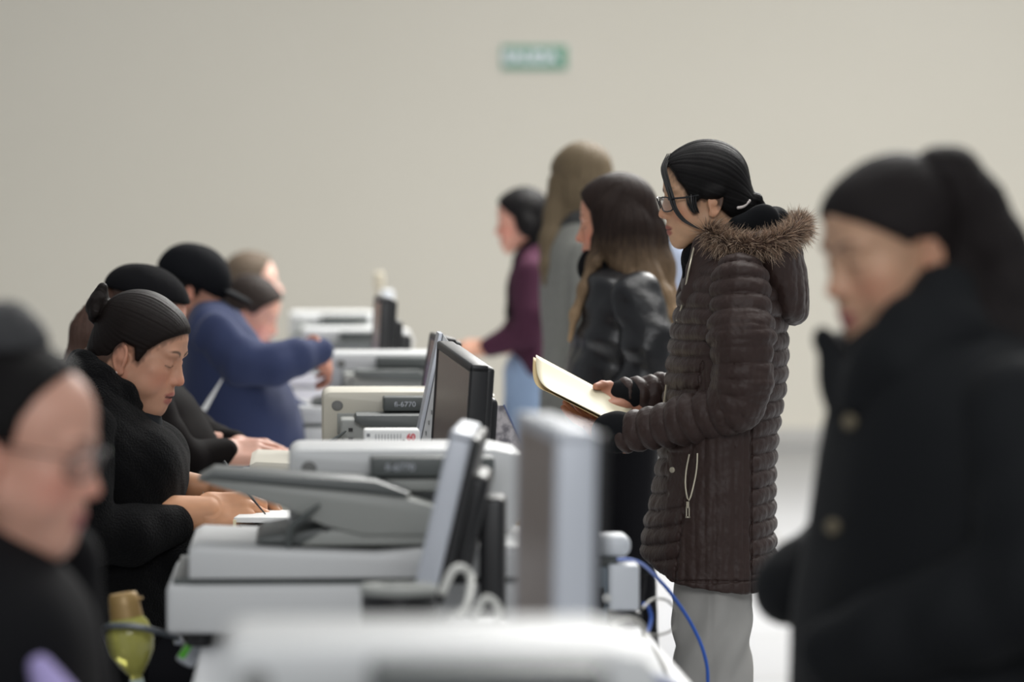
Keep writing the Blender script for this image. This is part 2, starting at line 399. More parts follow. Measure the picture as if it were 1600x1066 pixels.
# ------------------------------------------------------------------ people
# head frame: x forward, y to the person's left, z up, origin between the ears
def head_piece(h, jaw=1.0, fat=0.0, nose=1.0, neck=((-.035, 0, -.03), (-.055, 0, -.15)), neck_r=.05, open_mouth=0.0, lid=.35, ears=True, ear_yaw=26, tone=(190, 140, 115), lip=(150, 80, 78), brow=(50, 38, 32), lash=(25, 20, 20)):
    nk = [np.array(q) for q in neck]
    lo = np.minimum([-.12, -.1, -.125], np.min(nk, axis=0) - neck_r * 1.3); hi = np.maximum([.135, .1, .145], np.max(nk, axis=0) + neck_r * 1.3)
    g = Field(lo, hi, h)
    g.ell((-.006, 0, .042), (.089, .073, .080))
    g.ell((.042, 0, .045), (.047, .058, .056), k=.02)
    g.ell((.036, 0, -.022), (.052, .056 + fat * .6, .062), k=.02)
    for s in (-1, 1):
        g.ell((.060, s * .040, -.012), (.022, .020 + fat, .022), k=.02)
        g.ell((.050, s * (.038 + fat * .4), -.045), (.030, .020 + fat, .030), k=.02)
        g.cap((.002, s * .045, -.048), (.070, s * .012, -.086), .017 + fat * .6, .015, k=.028)
    g.ell((.077, 0, -.087), (.017 * jaw, .019, .016), k=.014)
    if fat > 0: g.ell((.035, 0, -.095), (.045, .045, .022 + fat), k=.03)
    g.ell((.070, 0, -.052), (.029, .032, .034), k=.018)
    # brow ridge, sockets, eyes
    for s in (-1, 1):
        g.ell((.077, s * .027, .030), (.014, .024, .010), k=.016)
        g.ell((.1015, s * .034, .009), (.017, .018, .013), k=.012, mode='sub')
        g.ell((.0745, s * .032, .008), (.0135, .0150, .0130), k=.004)
        # lid crease above, small bag below
        g.cap((.0905, s * .020, .0175), (.083, s * .044, .0155), .0012, .0012, k=.003, mode='sub')
    # nose
    n = nose
    g.cap((.083, 0, .022), (.100 * n, 0, -.016), .0070, .0098, k=.012)
    g.ell((.088, 0, -.020), (.018, .0135, .014), k=.010)
    g.ell((.1045 * n, 0, -.0225), (.0100, .0098, .0088), k=.006)
    for s in (-1, 1):
        g.ell((.0945, s * .0122, -.0265), (.0105, .0065, .0078), k=.005)
        g.ell((.0985, s * .006, -.0345), (.0045, .0028, .0030), k=.002, mode='sub')
    # lips
    g.ell((.0910, 0, -.0515), (.0115, .0210, .0062), k=.007, rot=rotm(0, 14, 0))
    g.ell((.0895, 0, -.0650 - open_mouth * .6), (.0115, .0185, .0068), k=.006)
    mw = .0010 + open_mouth * .5
    g.cap((.1045, 0, -.0580 - open_mouth * .25), (.083, .023, -.0590), mw, .0008, k=.0015, mode='sub')
    g.cap((.1045, 0, -.0580 - open_mouth * .25), (.083, -.023, -.0590), mw, .0008, k=.0015, mode='sub')
    if ears:
        for s in (-1, 1):
            R = rotm(0, -14, s * ear_yaw)
            c = np.array((-.006, s * .0735, -.012))
            def ring(x, y, z, R=R, c=c):
                x, y, z = x - c[0], y - c[1], z - c[2]; q = R.T
                x, y, z = q[0, 0] * x + q[0, 1] * y + q[0, 2] * z, q[1, 0] * x + q[1, 1] * y + q[1, 2] * z, q[2, 0] * x + q[2, 1] * y + q[2, 2] * z
                a = .0150 * (1 + 8 * np.clip(z, -.04, .04)); kk = np.sqrt((x / a) ** 2 + (z / .0275) ** 2)
                rim = np.sqrt(((kk - 1) * .017) ** 2 + (y - s * .002) ** 2) - .0034
                inn = np.sqrt(((kk - .62) * .017) ** 2 + (y - s * .0005) ** 2) - .0024
                plate = np.maximum(np.abs(y) - .0020, (kk - 1) * .015)
                return smin(smin(rim, plate, .002), inn, .003)
            g.op(ring, c - .04, c + .04, .003)
            g.ell(c + R @ np.array((.004, 0, -.0265)), (.0085, .0042, .0085), k=.004)
            g.ell(c + R @ np.array((.013, s * .001, -.004)), (.0035, .004, .006), k=.003)
            g.ell(c + R @ np.array((.004, s * .005, -.004)), (.0065, .0045, .0085), k=.002, mode='sub')
            g.cap(c + np.array((.003, -s * .004, 0)), c + np.array((.001, -s * .016, 0)), .012, .014, k=.006)
    g.cap(nk[0], nk[1], neck_r, neck_r * 1.08, k=.022)
    V, Q = g.mesh(); V = relax(V, Q, 1, .35)
    x, y, z = V[:, 0], np.abs(V[:, 1]), V[:, 2]
    def soft(d, w): return np.clip(.5 - d / w, 0, 1)
    T = np.array(srgb(*tone)[:3]); C = np.tile(T, (len(V), 1)); C *= (1 + .06 * fbm(V, 60, 3))[:, None]
    def mixc(c, w): C[:] = C * (1 - w[:, None]) + np.array(srgb(*c)[:3]) * w[:, None]
    red = (min(tone[0] + 12, 255), tone[1] - 22, tone[2] - 20)
    mixc(red, .55 * np.exp(-(((x - .07) / .03) ** 2 + ((y - .045) / .03) ** 2 + ((z + .025) / .022) ** 2)))
    mixc(red, .5 * np.exp(-(((x - .108) / .014) ** 2 + (y / .016) ** 2 + ((z + .024) / .012) ** 2)))
    mixc(red, .3 * soft(.069 - y, .004) * (x < .02) * (np.abs(z + .012) < .045))
    ou = np.sqrt((y / .0235) ** 2 + ((z + .0555) / .0085) ** 2) - 1; ol = np.sqrt((y / .0205) ** 2 + ((z + .0655 + open_mouth * .6) / .0075) ** 2) - 1
    mixc(lip, soft(np.minimum(ou, ol), .25) * (x > .08) * .85)
    mixc((60, 25, 25), soft(np.abs(z + .058 + open_mouth * .25) - .0012 - open_mouth * .45, .002) * (x > .08) * (y < .021) * .75)
    if brow is not None:
        tb = np.clip((y - .010) / .042, 0, 1); bc = .026 + .0085 * np.sin(tb * 2.5) 
        mixc(brow, .85 * soft(np.abs(z - bc - .002) - .0036 * (1.1 - .7 * tb), .0025) * np.clip((y - .009) / .005, 0, 1) * np.clip((.053 - y) / .008, 0, 1) * (x > .045))
    ez = .008 - .0045 * lid * 1.2
    g_ = (x > .065) * (np.abs(y - .032) < .0165)
    lz = ez - .0035 * (1 - ((y - .032) / .016) ** 2) * lid
    if lash is not None: mixc(lash, .85 * soft(np.abs(z - lz) - .0010, .002) * g_)
    if lid < .3:
        oz = np.sqrt(((y - .032) / .0125) ** 2 + ((z - .008) / .0045) ** 2) - 1
        mixc((225, 220, 215), soft(oz, .3) * (x > .07)); mixc((30, 22, 18), soft(np.sqrt((y - .030) ** 2 + (z - .008) ** 2) - .0045, .002) * (x > .07)); mixc(lash, .8 * soft(np.abs(z - .0125 + 30 * (y - .031) ** 2) - .001, .002) * g_)
    return V, Q, C

def hairline_tint(V, C, poly, col, reach=.011, seed=1):
    """fine short hairs growing on the skin just outside the hair's edge"""
    P = np.array(poly); x, z = V[:, 0], V[:, 2]; d = np.full(len(V), 9.0); ins = np.zeros(len(V), bool)
    for i in range(len(P)):
        a, b = P[i], P[i - 1]; e = b - a; t = np.clip(((x - a[0]) * e[0] + (z - a[1]) * e[1]) / (e @ e), 0, 1)
        d = np.minimum(d, np.hypot(x - a[0] - e[0] * t, z - a[1] - e[1] * t))
        with np.errstate(divide='ignore', invalid='ignore'): ins ^= ((a[1] > z) != (b[1] > z)) & (x < (b[0] - a[0]) * (z - a[1]) / (b[1] - a[1] + 1e-12) + a[0])
    d[ins] = 0
    r = reach * (1 + .45 * fbm(V, 260, seed, 2)); w = np.clip(1 - d / np.maximum(r, .002), 0, 1) ** 1.3 * .85 * (np.abs(V[:, 1]) < .079)
    return C * (1 - w[:, None]) + np.array(srgb(*col)[:3]) * w[:, None]
def rib_noise(u, seed, n=10):
    r = np.random.RandomState(seed); o = np.zeros_like(u)
    for _ in range(n): k = int(r.randint(8, 70)); o += np.sin(u * k + r.uniform(0, 6.28)) / n ** .5
    return o
def hair_piece(h, poly, grow=.008, focus=(-.10, 0, -.02), extra=None, seed=0, lo=(-.14, -.11, -.15), hi=(.13, .11, .15), cut=None, streak=.0006, nape=True, part=False, kpoly=.004):
    """skull cap of hair clipped by a side outline; strands run towards `focus`; extra(g) adds buns, tails, locks"""
    g = Field(lo, hi, h)
    g.ell((-.006, 0, .042), (.089 + grow, .073 + grow, .080 + grow))
    g.ell((.042, 0, .045), (.047 + grow * .8, .058 + grow, .056 + grow * .8), k=.02)
    g.ell((.02, 0, -.01), (.05, .062 + grow * .6, .06), k=.02)
    if nape: g.ell((-.05, 0, -.02), (.045 + grow, .052 + grow, .06), k=.03)
    g.poly(poly, 1, k=kpoly)
    if cut: cut(g)
    if extra: extra(g)
    V, Q = g.mesh(); V = relax(V, Q, 1, .4); N = vnormals(V, Q)
    fcs = np.array(focus); ax = np.array((.05, 0, .05)) - fcs; ax /= np.linalg.norm(ax)
    a1 = np.cross(ax, (0, 1, 0)); a1 /= np.linalg.norm(a1); a2 = np.cross(ax, a1)
    P = V - fcs; u = np.arctan2(P @ a2, P @ a1); dist = np.linalg.norm(P, axis=1)
    V = V + N * (streak * rib_noise(u, seed))[:, None]
    return V, Q, np.stack([u * 3.0, dist * 10, np.zeros_like(u)], 1)

def xf(head, V):
    """head frame -> world. head = dict(o=(x,y,z), yaw, pitch, roll, s)"""
    R = Matrix.Rotation(rad(head['yaw']), 3, 'Z') @ Matrix.Rotation(rad(head['pitch']), 3, 'Y') @ Matrix.Rotation(rad(head.get('roll', 0)), 3, 'X')
    return (np.asarray(V) * head.get('s', 1.0)) @ np.array(R).T + np.array(head['o'])
def ixf(head, p):
    R = Matrix.Rotation(rad(head['yaw']), 3, 'Z') @ Matrix.Rotation(rad(head['pitch']), 3, 'Y') @ Matrix.Rotation(rad(head.get('roll', 0)), 3, 'X')
    return (np.array(p) - np.array(head['o'])) @ np.array(R) / head.get('s', 1.0)

def hand_piece(h, curl=(.35, .5, .35), spread=.06, thumb=((.015, .030, -.006), (.042, .052, -.018), (.066, .056, -.026), (.088, .052, -.030)), wrist=.07, curls=None, side=1, tone=(190, 140, 115), nail=None, fat=1.0):
    """hand frame: wrist at origin, x to the fingers, y to the thumb, z out of the back of the hand"""
    g = Field((-wrist - .01, -.07, -.10), (.20, .08, .05), h)
    g.box((.050, -.001, 0), (.044, .038 * fat, .0125 * fat), r=.012)
    g.ell((.030, .022, -.008), (.030, .018, .016 * fat), k=.012)
    g.ell((.040, -.026, -.006), (.036, .014, .014 * fat), k=.012)
    g.cap((-wrist, 0, 0), (.012, 0, 0), .029 * fat, .025 * fat, k=.018, flat=.85)
    palm = g.d.copy(); acc = palm.copy()
    tips = []
    base = [(.088, .028), (.093, .009), (.090, -.011), (.082, -.029)]; Ls = [(.040, .025, .021), (.044, .028, .022), (.041, .026, .021), (.032, .020, .019)]; rr = [.0088, .0090, .0086, .0076]
    for i in range(4):
        cu = curls[i] if curls else curl
        p = np.array((base[i][0] - .012, base[i][1], .001)); a = 0.0; sp = spread * (1.5 - i)
        pts = [p]; q = np.array((base[i][0], base[i][1], .001)); pts.append(q)
        for j in range(3):
            a += cu[j]; d = np.array((math.cos(a) * math.cos(sp), math.sin(sp) * math.cos(a), -math.sin(a))); q = q + d * Ls[i][j]; pts.append(q)
        g.d = palm.copy(); r = rr[i] * fat
        g.chain(pts, [r * 1.05, r * 1.08, r, r * .9, r * .78], k=.007, kin=.003)
        acc = np.minimum(acc, g.d); tips.append((pts[-1], pts[-1] - pts[-2], np.array((math.sin(a), 0, math.cos(a))), r * .78))
    g.d = palm.copy(); g.chain(thumb, [.015 * fat, .0125 * fat, .0105, .0085], k=.010, kin=.004)
    acc = np.minimum(acc, g.d); T = [np.array(t) for t in thumb]; tips.append((T[-1], T[-1] - T[-2], np.array((.0, .5, .85)), .0088))
    g.d = acc
    V, Q = g.mesh(); V = relax(V, Q, 1, .3)
    C = np.tile(np.array(srgb(*tone)[:3]), (len(V), 1)) * (1 + .07 * fbm(V, 80, 5))[:, None]
    for p, d, up, r in tips:
        d = d / np.linalg.norm(d); up = up / np.linalg.norm(up); c = p + up * r * .6 + d * r * .1
        e = V - c; a = e @ d; b = e @ up; l = np.linalg.norm(e - np.outer(a, d) - np.outer(b, up), axis=1)
        w = np.clip(1.5 - np.sqrt((a / (r * 1.0)) ** 2 + (l / (r * .72)) ** 2) * 1.0, 0, 1) * (b > -r * .45)
        w = np.clip(w * 2, 0, 1)
        nc = nail if nail else (min(tone[0] + 25, 255), tone[1] + 12, tone[2] + 12)
        C = C * (1 - w[:, None]) + np.array(srgb(*nc)[:3]) * w[:, None]
    if side < 0:
        V = V * np.array((1, -1, 1)); Q = Q[:, ::-1]
    return V, Q, C
def place(V, o, fwd, up, s=1.0):
    """put a frame (x->fwd, z~up) at o"""
    f = np.array(fwd, float); f /= np.linalg.norm(f); u = np.array(up, float); u -= f * (u @ f); u /= np.linalg.norm(u); l = np.cross(u, f)
    return (np.asarray(V) * s) @ np.stack([f, l, u]) + np.array(o)
def join(pieces):
    Vs, Qs, Cs = [], [], []; n = 0
    for V, Q, C in pieces:
        Vs.append(V); Qs.append(Q + n); Cs.append(C); n += len(V)
    return np.concatenate(Vs), np.concatenate(Qs), np.concatenate(Cs)

# ------------------------------------------------------------------ the hall
def text_mesh(name, s, size, m, par, loc, rot, bold=0.0, sc_=(1, 1, 1)):
    o = text_obj(name, s, size, m, None, (0, 0, 0), (0, 0, 0), ext=.0004, bold=bold)
    dg = bpy.context.evaluated_depsgraph_get(); me = bpy.data.meshes.new_from_object(o.evaluated_get(dg)); bpy.data.objects.remove(o)
    q = bpy.data.objects.new(name, me); sc.collection.objects.link(q); q.parent = par; q.location = loc; q.rotation_euler = rot; q.scale = sc_
    if not me.materials: me.materials.append(m)
    return q
def wall_material():
    m, nt, b, N, Lk = nodes('painted_plaster')
    b.inputs['Roughness'].default_value = .8; b.inputs['Base Color'].default_value = srgb(212, 207, 195)
    tc = N('ShaderNodeTexCoord'); n = N('ShaderNodeTexNoise'); n.inputs['Scale'].default_value = .8; n.inputs['Detail'].default_value = 5; Lk(tc.outputs['Object'], n.inputs['Vector'])
    cr = N('ShaderNodeValToRGB'); cr.color_ramp.elements[0].color = srgb(209, 204, 191); cr.color_ramp.elements[1].color = srgb(215, 210, 198); Lk(n.outputs['Fac'], cr.inputs['Fac']); Lk(cr.outputs['Color'], b.inputs['Base Color'])
    return m
def floor_material():
    m, nt, b, N, Lk = nodes('polished_floor_tile')
    tc = N('ShaderNodeTexCoord'); br = N('ShaderNodeTexBrick'); br.offset = 0; br.inputs['Scale'].default_value = 1.0
    br.inputs['Brick Width'].default_value = 1.2; br.inputs['Row Height'].default_value = 1.2; br.inputs['Mortar Size'].default_value = .012
    br.inputs['Color1'].default_value = srgb(156, 157, 160); br.inputs['Color2'].default_value = srgb(151, 152, 155); br.inputs['Mortar'].default_value = srgb(128, 127, 126)
    Lk(tc.outputs['Object'], br.inputs['Vector']); Lk(br.outputs['Color'], b.inputs['Base Color']); b.inputs['Roughness'].default_value = .32
    return m
q = MB().box((0, 24.6, 3.5), (26, .3, 7.2)).build('wall_back', wall_material(), smooth=False); tag(q, kind='structure')
q = MB().box((0, 12, -.05), (26, 25.2, .1)).build('floor', floor_material(), smooth=False); tag(q, kind='structure')
q = MB().box((0, 24.43, .06), (26, .04, .12), bev=.004).build('baseboard_back', mat('baseboard_grey', (176, 174, 170), .5)); tag(q, kind='structure')

green = mat('sign_green', (84, 146, 116), .5); white = mat('sign_white', (225, 228, 235), .5)
x0, y0, z0 = W(835, 90, 246); sy = 24.44
sg = empty('exit_sign', (x0, sy, z0)); tag(sg, 'green rectangular exit sign with a white text band high on the beige wall', 'sign')
MB().box((0, 0, 0), (.435, .016, .165), bev=.004).build('panel', mat('sign_rim', (206, 212, 208), .5), sg)
MB().box((0, -.009, 0), (.415, .006, .148), bev=.002).build('green_field', green, sg)
text_mesh('lettering', 'SALIDA', .094, white, sg, (-.022, -.0135, 0), (PI / 2, 0, 0), bold=.006, sc_=(1.12, 1, 1))

# ------------------------------------------------------------------ desks
def row(l, a, z): return (a * (-330 / 6000.0) + l, a, z)
TT = .75
lam = mat('white_laminate', (205, 206, 208), .35); dmetal = mat('grey_tube_metal', (120, 122, 126), .35, metal=.8)
plastic_w = mat('scanner_shell', (203, 204, 204), .42, noise=.02, nscale=8); plastic_b = mat('scanner_shell_beige', (205, 200, 186), .45, noise=.02, nscale=8)
plastic_g = mat('chute_grey', (150, 152, 148), .45); plastic_dg = mat('dark_grey_plastic', (82, 86, 85), .45); black_p = mat('black_plastic', (24, 24, 26), .4); silver = mat('silver_bezel', (192, 196, 204), .35, metal=.15)
badge_m = mat('badge_grey', (120, 120, 118), .4, metal=.3); glow = mat('teal_button', (60, 160, 130), .4)
names_t = ['white table end in the blurred foreground', 'long white table under the open scanner and paper tray', 'white table beneath the black-framed monitor', 'white table in front of the navy sweatshirt', 'white table below the second farthest scanner', 'farthest white table of the row near the beige wall']
def table(a0, L, label):
    cx, cy, _ = row(.205, a0 + L / 2, 0)
    t = empty('folding_table', (cx, cy, 0), rad(3.15)); tag(t, label, 'table', 'white tables in one long row')
    MB().box((0, 0, TT - .016), (.73, L - .01, .032), bev=.006).build('tabletop', lam, t)
    for sx in (-1, 1):
        for sy_ in (-1, 1):
            MB().tube([(sx * .33, sy_ * (L / 2 - .18), .0), (sx * .33, sy_ * (L / 2 - .18), TT - .03)], .014, smooth=1).build('leg', dmetal, t)
    for sy_ in (-1, 1): MB().tube([(-.33, sy_ * (L / 2 - .18), .2), (.33, sy_ * (L / 2 - .18), .2)], .01, smooth=1).build('crossbar', dmetal, t)
for i in range(6): table(2.72 + i * 2.44, 2.43, names_t[i])

# ------------------------------------------------------------------ scanners: x across the desk, y away, z up
def scanner(a, l, shell, label, detail=2, long_tray=False):
    x, y, _ = row(l, a, 0)
    t = empty('document_scanner', (x, y, TT), rad(3.15)); tag(t, label, 'scanner', 'flatbed document scanners on the tables'); t.scale = (1, 1, .92)
    b = MB()
    b.box((0, .23, .067), (.62, .46, .085), bev=.010)
    b.build('base', shell, t)
    for sx in (-1, 1):
        for yy in (.05, .41): MB().lathe([(.02, 0), (.022, .028)], c=(sx * .26, yy, 0), n=16).build('foot', black_p, t)
    MB().box((-.02, .23, .114), (.56, .43, .012)).build('seam', plastic_dg, t)
    MB().prism([(-.275, .120), (.31, .120), (.31, .165), (.22, .178), (.02, .162), (-.06, .166), (-.262, .176), (-.275, .168)], 'y', .0, .45, bev=.006).build('lid', shell, t)
    MB().prism([(-.17, .176), (-.06, .172), (.0, .20), (-.02, .208), (-.09, .196), (-.16, .184)], 'y', .06, .40, bev=.002).build('paper_exit', plastic_dg, t)
    # feeder tower at the back
    pr = [(-.118, .165), (-.118, .298)]
    for k in range(7):
        an = PI - k * PI / 12; pr.append((-.098 + .020 * math.cos(an), .308 + .020 * math.sin(an)))
    pr += [(.22, .328), (.262, .318), (.278, .28), (.27, .215), (.235, .165)]
    MB().prism(pr, 'y', .24, .50, bev=.012).build('feeder_tower', shell, t)
    M = Euler((PI / 2, 0, 0)).to_matrix()
    bd = MB().lathe([(.0125, 0), (.0125, .003), (.0105, .004), (.0105, .003), (.006, .003), (.006, .005)], c=(-.085, .242, .293), n=24, M=M).build('badge', badge_m, t)
    MB().box((.0, .238, .25), (.17, .006, .05), bev=.002).build('feed_slot', plastic_g, t)
    # label plate
    pl = MB().box((.115, .200, .300), (.20, .10, .034), bev=.004).build('control_cover', plastic_dg, t)
    if detail > 1:
        text_mesh('printed_mark', 'fi-6770', .017, silver, pl, (.062, .149, .300), (PI / 2, 0, 0))
    MB().box((.115, .205, .268), (.19, .09, .022), bev=.004).build('guide_bar', plastic_g, t)
    # chute tray leaning out towards the clerk
    if long_tray:
        tr = MB().prism([(-.262, .286), (-.24, .290), (.06, .258), (.155, .225), (.145, .190), (.0, .190), (-.06, .206), (-.13, .240)], 'y', .04, .21, bev=.006).build('chute_tray', plastic_g, t)
        MB().prism([(-.262, .287), (-.238, .302), (.02, .284), (.075, .262), (.06, .256), (.0, .266), (-.24, .289)], 'y', .035, .215, bev=.002).build('tray_top', plastic_dg, t)
        MB().prism([(-.10, .172), (.20, .172), (.20, .20), (-.06, .20)], 'y', .05, .20, bev=.004).build('tray_base', plastic_g, t)
    else:
        MB().box((.03, .13, .222), (.22, .15, .095), bev=.006).build('chute_tray', plastic_g, t)
        MB().prism([(-.050, .268), (-.045, .280), (.13, .280), (.16, .253), (.15, .245), (-.03, .255)], 'y', .03, .215, bev=.002).build('tray_top', plastic_dg, t)
    s = MB()
    for zz in (.258, .235, .212): s.box((-.058, .053, zz - .012), (.009, .006, .008))
    s.build('slot', black_p, t)
    MB().tube([(-.118, .03, .172), (-.114, .03, .205), (-.095, .03, .222), (-.068, .03, .245)], [.010, .013, .012, .004], sx=.5).build('side_guide', plastic_dg, t)
    if detail > 1:
        for k in range(3):
            MB().box((-.205 + k * .035, .045, .117), (.024, .02, .010), bev=.002).build('button', glow if k == 1 else plastic_g, t)
    return t
scanner(3.10, .045, plastic_w, 'white scanner top, a large blur along the bottom edge of the picture', 1)
scanner(6.05, .098, plastic_w, 'open white scanner with grey chute tray beside the black fleece coat', 2, True)
scanner(8.22, .165, plastic_b, 'beige scanner with dark label plate left of the black-framed monitor', 2)
scanner(10.75, .20, plastic_w, 'white scanner just right of the navy sleeve and hand', 1)
scanner(13.3, .12, plastic_w, 'white scanner behind the thin black monitor, its top blurred', 1)
scanner(15.8, .07, plastic_w, 'farthest white scanner, against the beige wall left of centre', 1)

# ------------------------------------------------------------------ monitors: screen faces local -x
def screen_material(name, c1, c2, rough=.25):
    m, nt, b, N, Lk = nodes(name)
    tc = N('ShaderNodeTexCoord'); n = N('ShaderNodeTexNoise'); n.inputs['Scale'].default_value = 6; n.inputs['Detail'].default_value = 2; Lk(tc.outputs['Object'], n.inputs['Vector'])
    cr = N('ShaderNodeValToRGB'); cr.color_ramp.elements[0].color = srgb(*c1); cr.color_ramp.elements[1].color = srgb(*c2); Lk(n.outputs['Fac'], cr.inputs['Fac']); Lk(cr.outputs['Color'], b.inputs['Base Color'])
    b.inputs['Roughness'].default_value = rough
    return m
scr = screen_material('matte_screen', (92, 78, 74), (118, 104, 98))
scr2 = screen_material('screen_brown_reflection', (120, 104, 98), (150, 136, 128), .3)  # nearest monitor: brownish reflection put into the screen's base colour
def monitor(px, py_top, S, yaw, tilt, roll, label, bez=silver, back=black_p, scm=scr, Wd=.41, H=.30, th=.035, base=True, thin=False):
    x, y, z = W(px, py_top, S)
    t = empty('computer_monitor', (x, y, TT), rad(yaw)); tag(t, label, 'monitor', 'computer monitors on the tables')
    hz = z - TT - H / 2
    M = Matrix.Translation((0, Wd / 2, hz)) @ Euler((rad(roll), rad(tilt), 0)).to_matrix().to_4x4()
    def b_(name, mb, m, par=t):
        bmesh.ops.transform(mb.bm, matrix=M, verts=mb.bm.verts); return mb.build(name, m, par)
    f = MB(); bw = .018
    f.box((0, 0, H / 2 - bw / 2), (th, Wd, bw), bev=.005); f.box((0, 0, -H / 2 + bw / 2), (th, Wd, bw), bev=.005)
    for s_ in (-1, 1): f.box((0, s_ * (Wd / 2 - bw / 2), 0), (th, bw, H - .005), bev=.005)
    b_('frame', f, bez)
    b_('screen', MB().box((-th / 2 + .004, 0, 0), (.004, Wd - 2 * bw + .004, H - 2 * bw + .004)), scm)
    bs = MB().box((th / 2 + .004, 0, 0), (.02, Wd - .01, H - .01), bev=.008)
    if not thin: bs.box((th / 2 + .022, 0, -.01), (.035, Wd * .62, H * .62), bev=.014)
    b_('back_shell', bs, back)
    if base:
        MB().box((.035 if thin else .07, Wd / 2, max(hz * .55, .05)), (.04, .09, max(hz * 1.1, .08)), bev=.01).build('stand_neck', back, t)
        MB().lathe([(.12, 0), (.125, .006), (.115, .016), (.05, .024)], c=(.04, Wd / 2, 0), n=40).build('stand_base', back, t)
    return t
monitor(897, 672, 1400, 3.15 + 3.2, 1, 0, 'blurred silver-edged monitor standing nearest, centre bottom', scm=scr2, H=.40, th=.046, thin=True)
monitor(690, 672, 1050, 3.15 - 5, 13, 0, 'leaning monitor with a wide silver edge between scanner and nearest screen', H=.265, th=.034, Wd=.33)
monitor(742, 556, 812, 3.15 + 7, 3, 4.5, 'black-framed monitor with a brown-grey screen in sharp focus', bez=black_p, H=.33, Wd=.43)
monitor(688, 527, 683, 3.15 + 2, 9, 0, 'thin black monitor edge peeking out behind the white screen housing', bez=black_p, H=.27)
monitor(601, 466, 528, 3.15 + 2, 3, 0, 'black monitor with silver top behind the beige scanner', bez=black_p, H=.29)
# white all-in-one housing leaning behind the black-framed monitor
x, y, z = W(686, 521, 745)
t = empty('slanted_screen_housing', (x, y, TT), rad(3.15)); tag(t, 'white slanted screen housing with a silver front edge, left of the black-framed monitor', 'monitor')
H = z - TT
dx = lambda p: (p - 686) / 745.0
MB().prism([(dx(686), H), (dx(645), H - .262), (dx(651), H - .262), (dx(692), H)], 'y', 0, .15, bev=.001).build('front_frame', silver, t)
MB().prism([(dx(692.5), H - .002), (dx(652), H - .262), (dx(722), H - .262), (dx(718), H - .12), (dx(703), H - .02)], 'y', .004, .15, bev=.003).build('housing', plastic_w, t)
MB().prism([(dx(662), 0), (dx(720), 0), (dx(712), H - .24), (dx(666), H - .24)], 'y', .02, .14, bev=.004).build('stand', plastic_w, t)
v = MB()
for k in range(6): v.box((dx(688 - k * 4.5), .0, H - .10 - k * .022), (.0015, .009, .009))
v.build('vent', plastic_dg, t)

# ------------------------------------------------------------------ people helpers
SK = dict(tone=(196, 146, 120))
skin = mat('skin', (200, 150, 120), .5, coltint=True, sss=.12, spec=.35, bump=.08, bscale=900, bdist=.0005)
jeans_l = mat('light_denim', (172, 170, 166), .85, noise=.10, nscale=9, bump=.25, bscale=1400, bdist=.0006)
jeans_b = mat('blue_denim', (140, 160, 188), .85, noise=.08, nscale=12)
trousers_k = mat('black_trousers', (24, 24, 27), .85)
shoe_m = mat('dark_shoe', (40, 38, 38), .5); shoe_w = mat('white_shoe', (205, 205, 205), .5)
def pz(py, S): return CAMH + (HOR - py) / S
def secs(S, L, dy0=0.0):
    """rows (py, xl, xr, half depth[, dy]) -> loft sections"""
    out = []
    for r in L:
        dy = (r[4] if len(r) > 4 else 0) + dy0
        out.append((pz(r[0], S), ((r[1] + r[2]) / 2 - 800) / S, F / S + dy, (r[2] - r[1]) / 2 / S, r[3]))
    return out
def wp(S, px, py, dy=0.0): return np.array(W(px, py, S, dy))
def limb(S, L): return [wp(S, *r[:3]) for r in L], [r[3] for r in L]
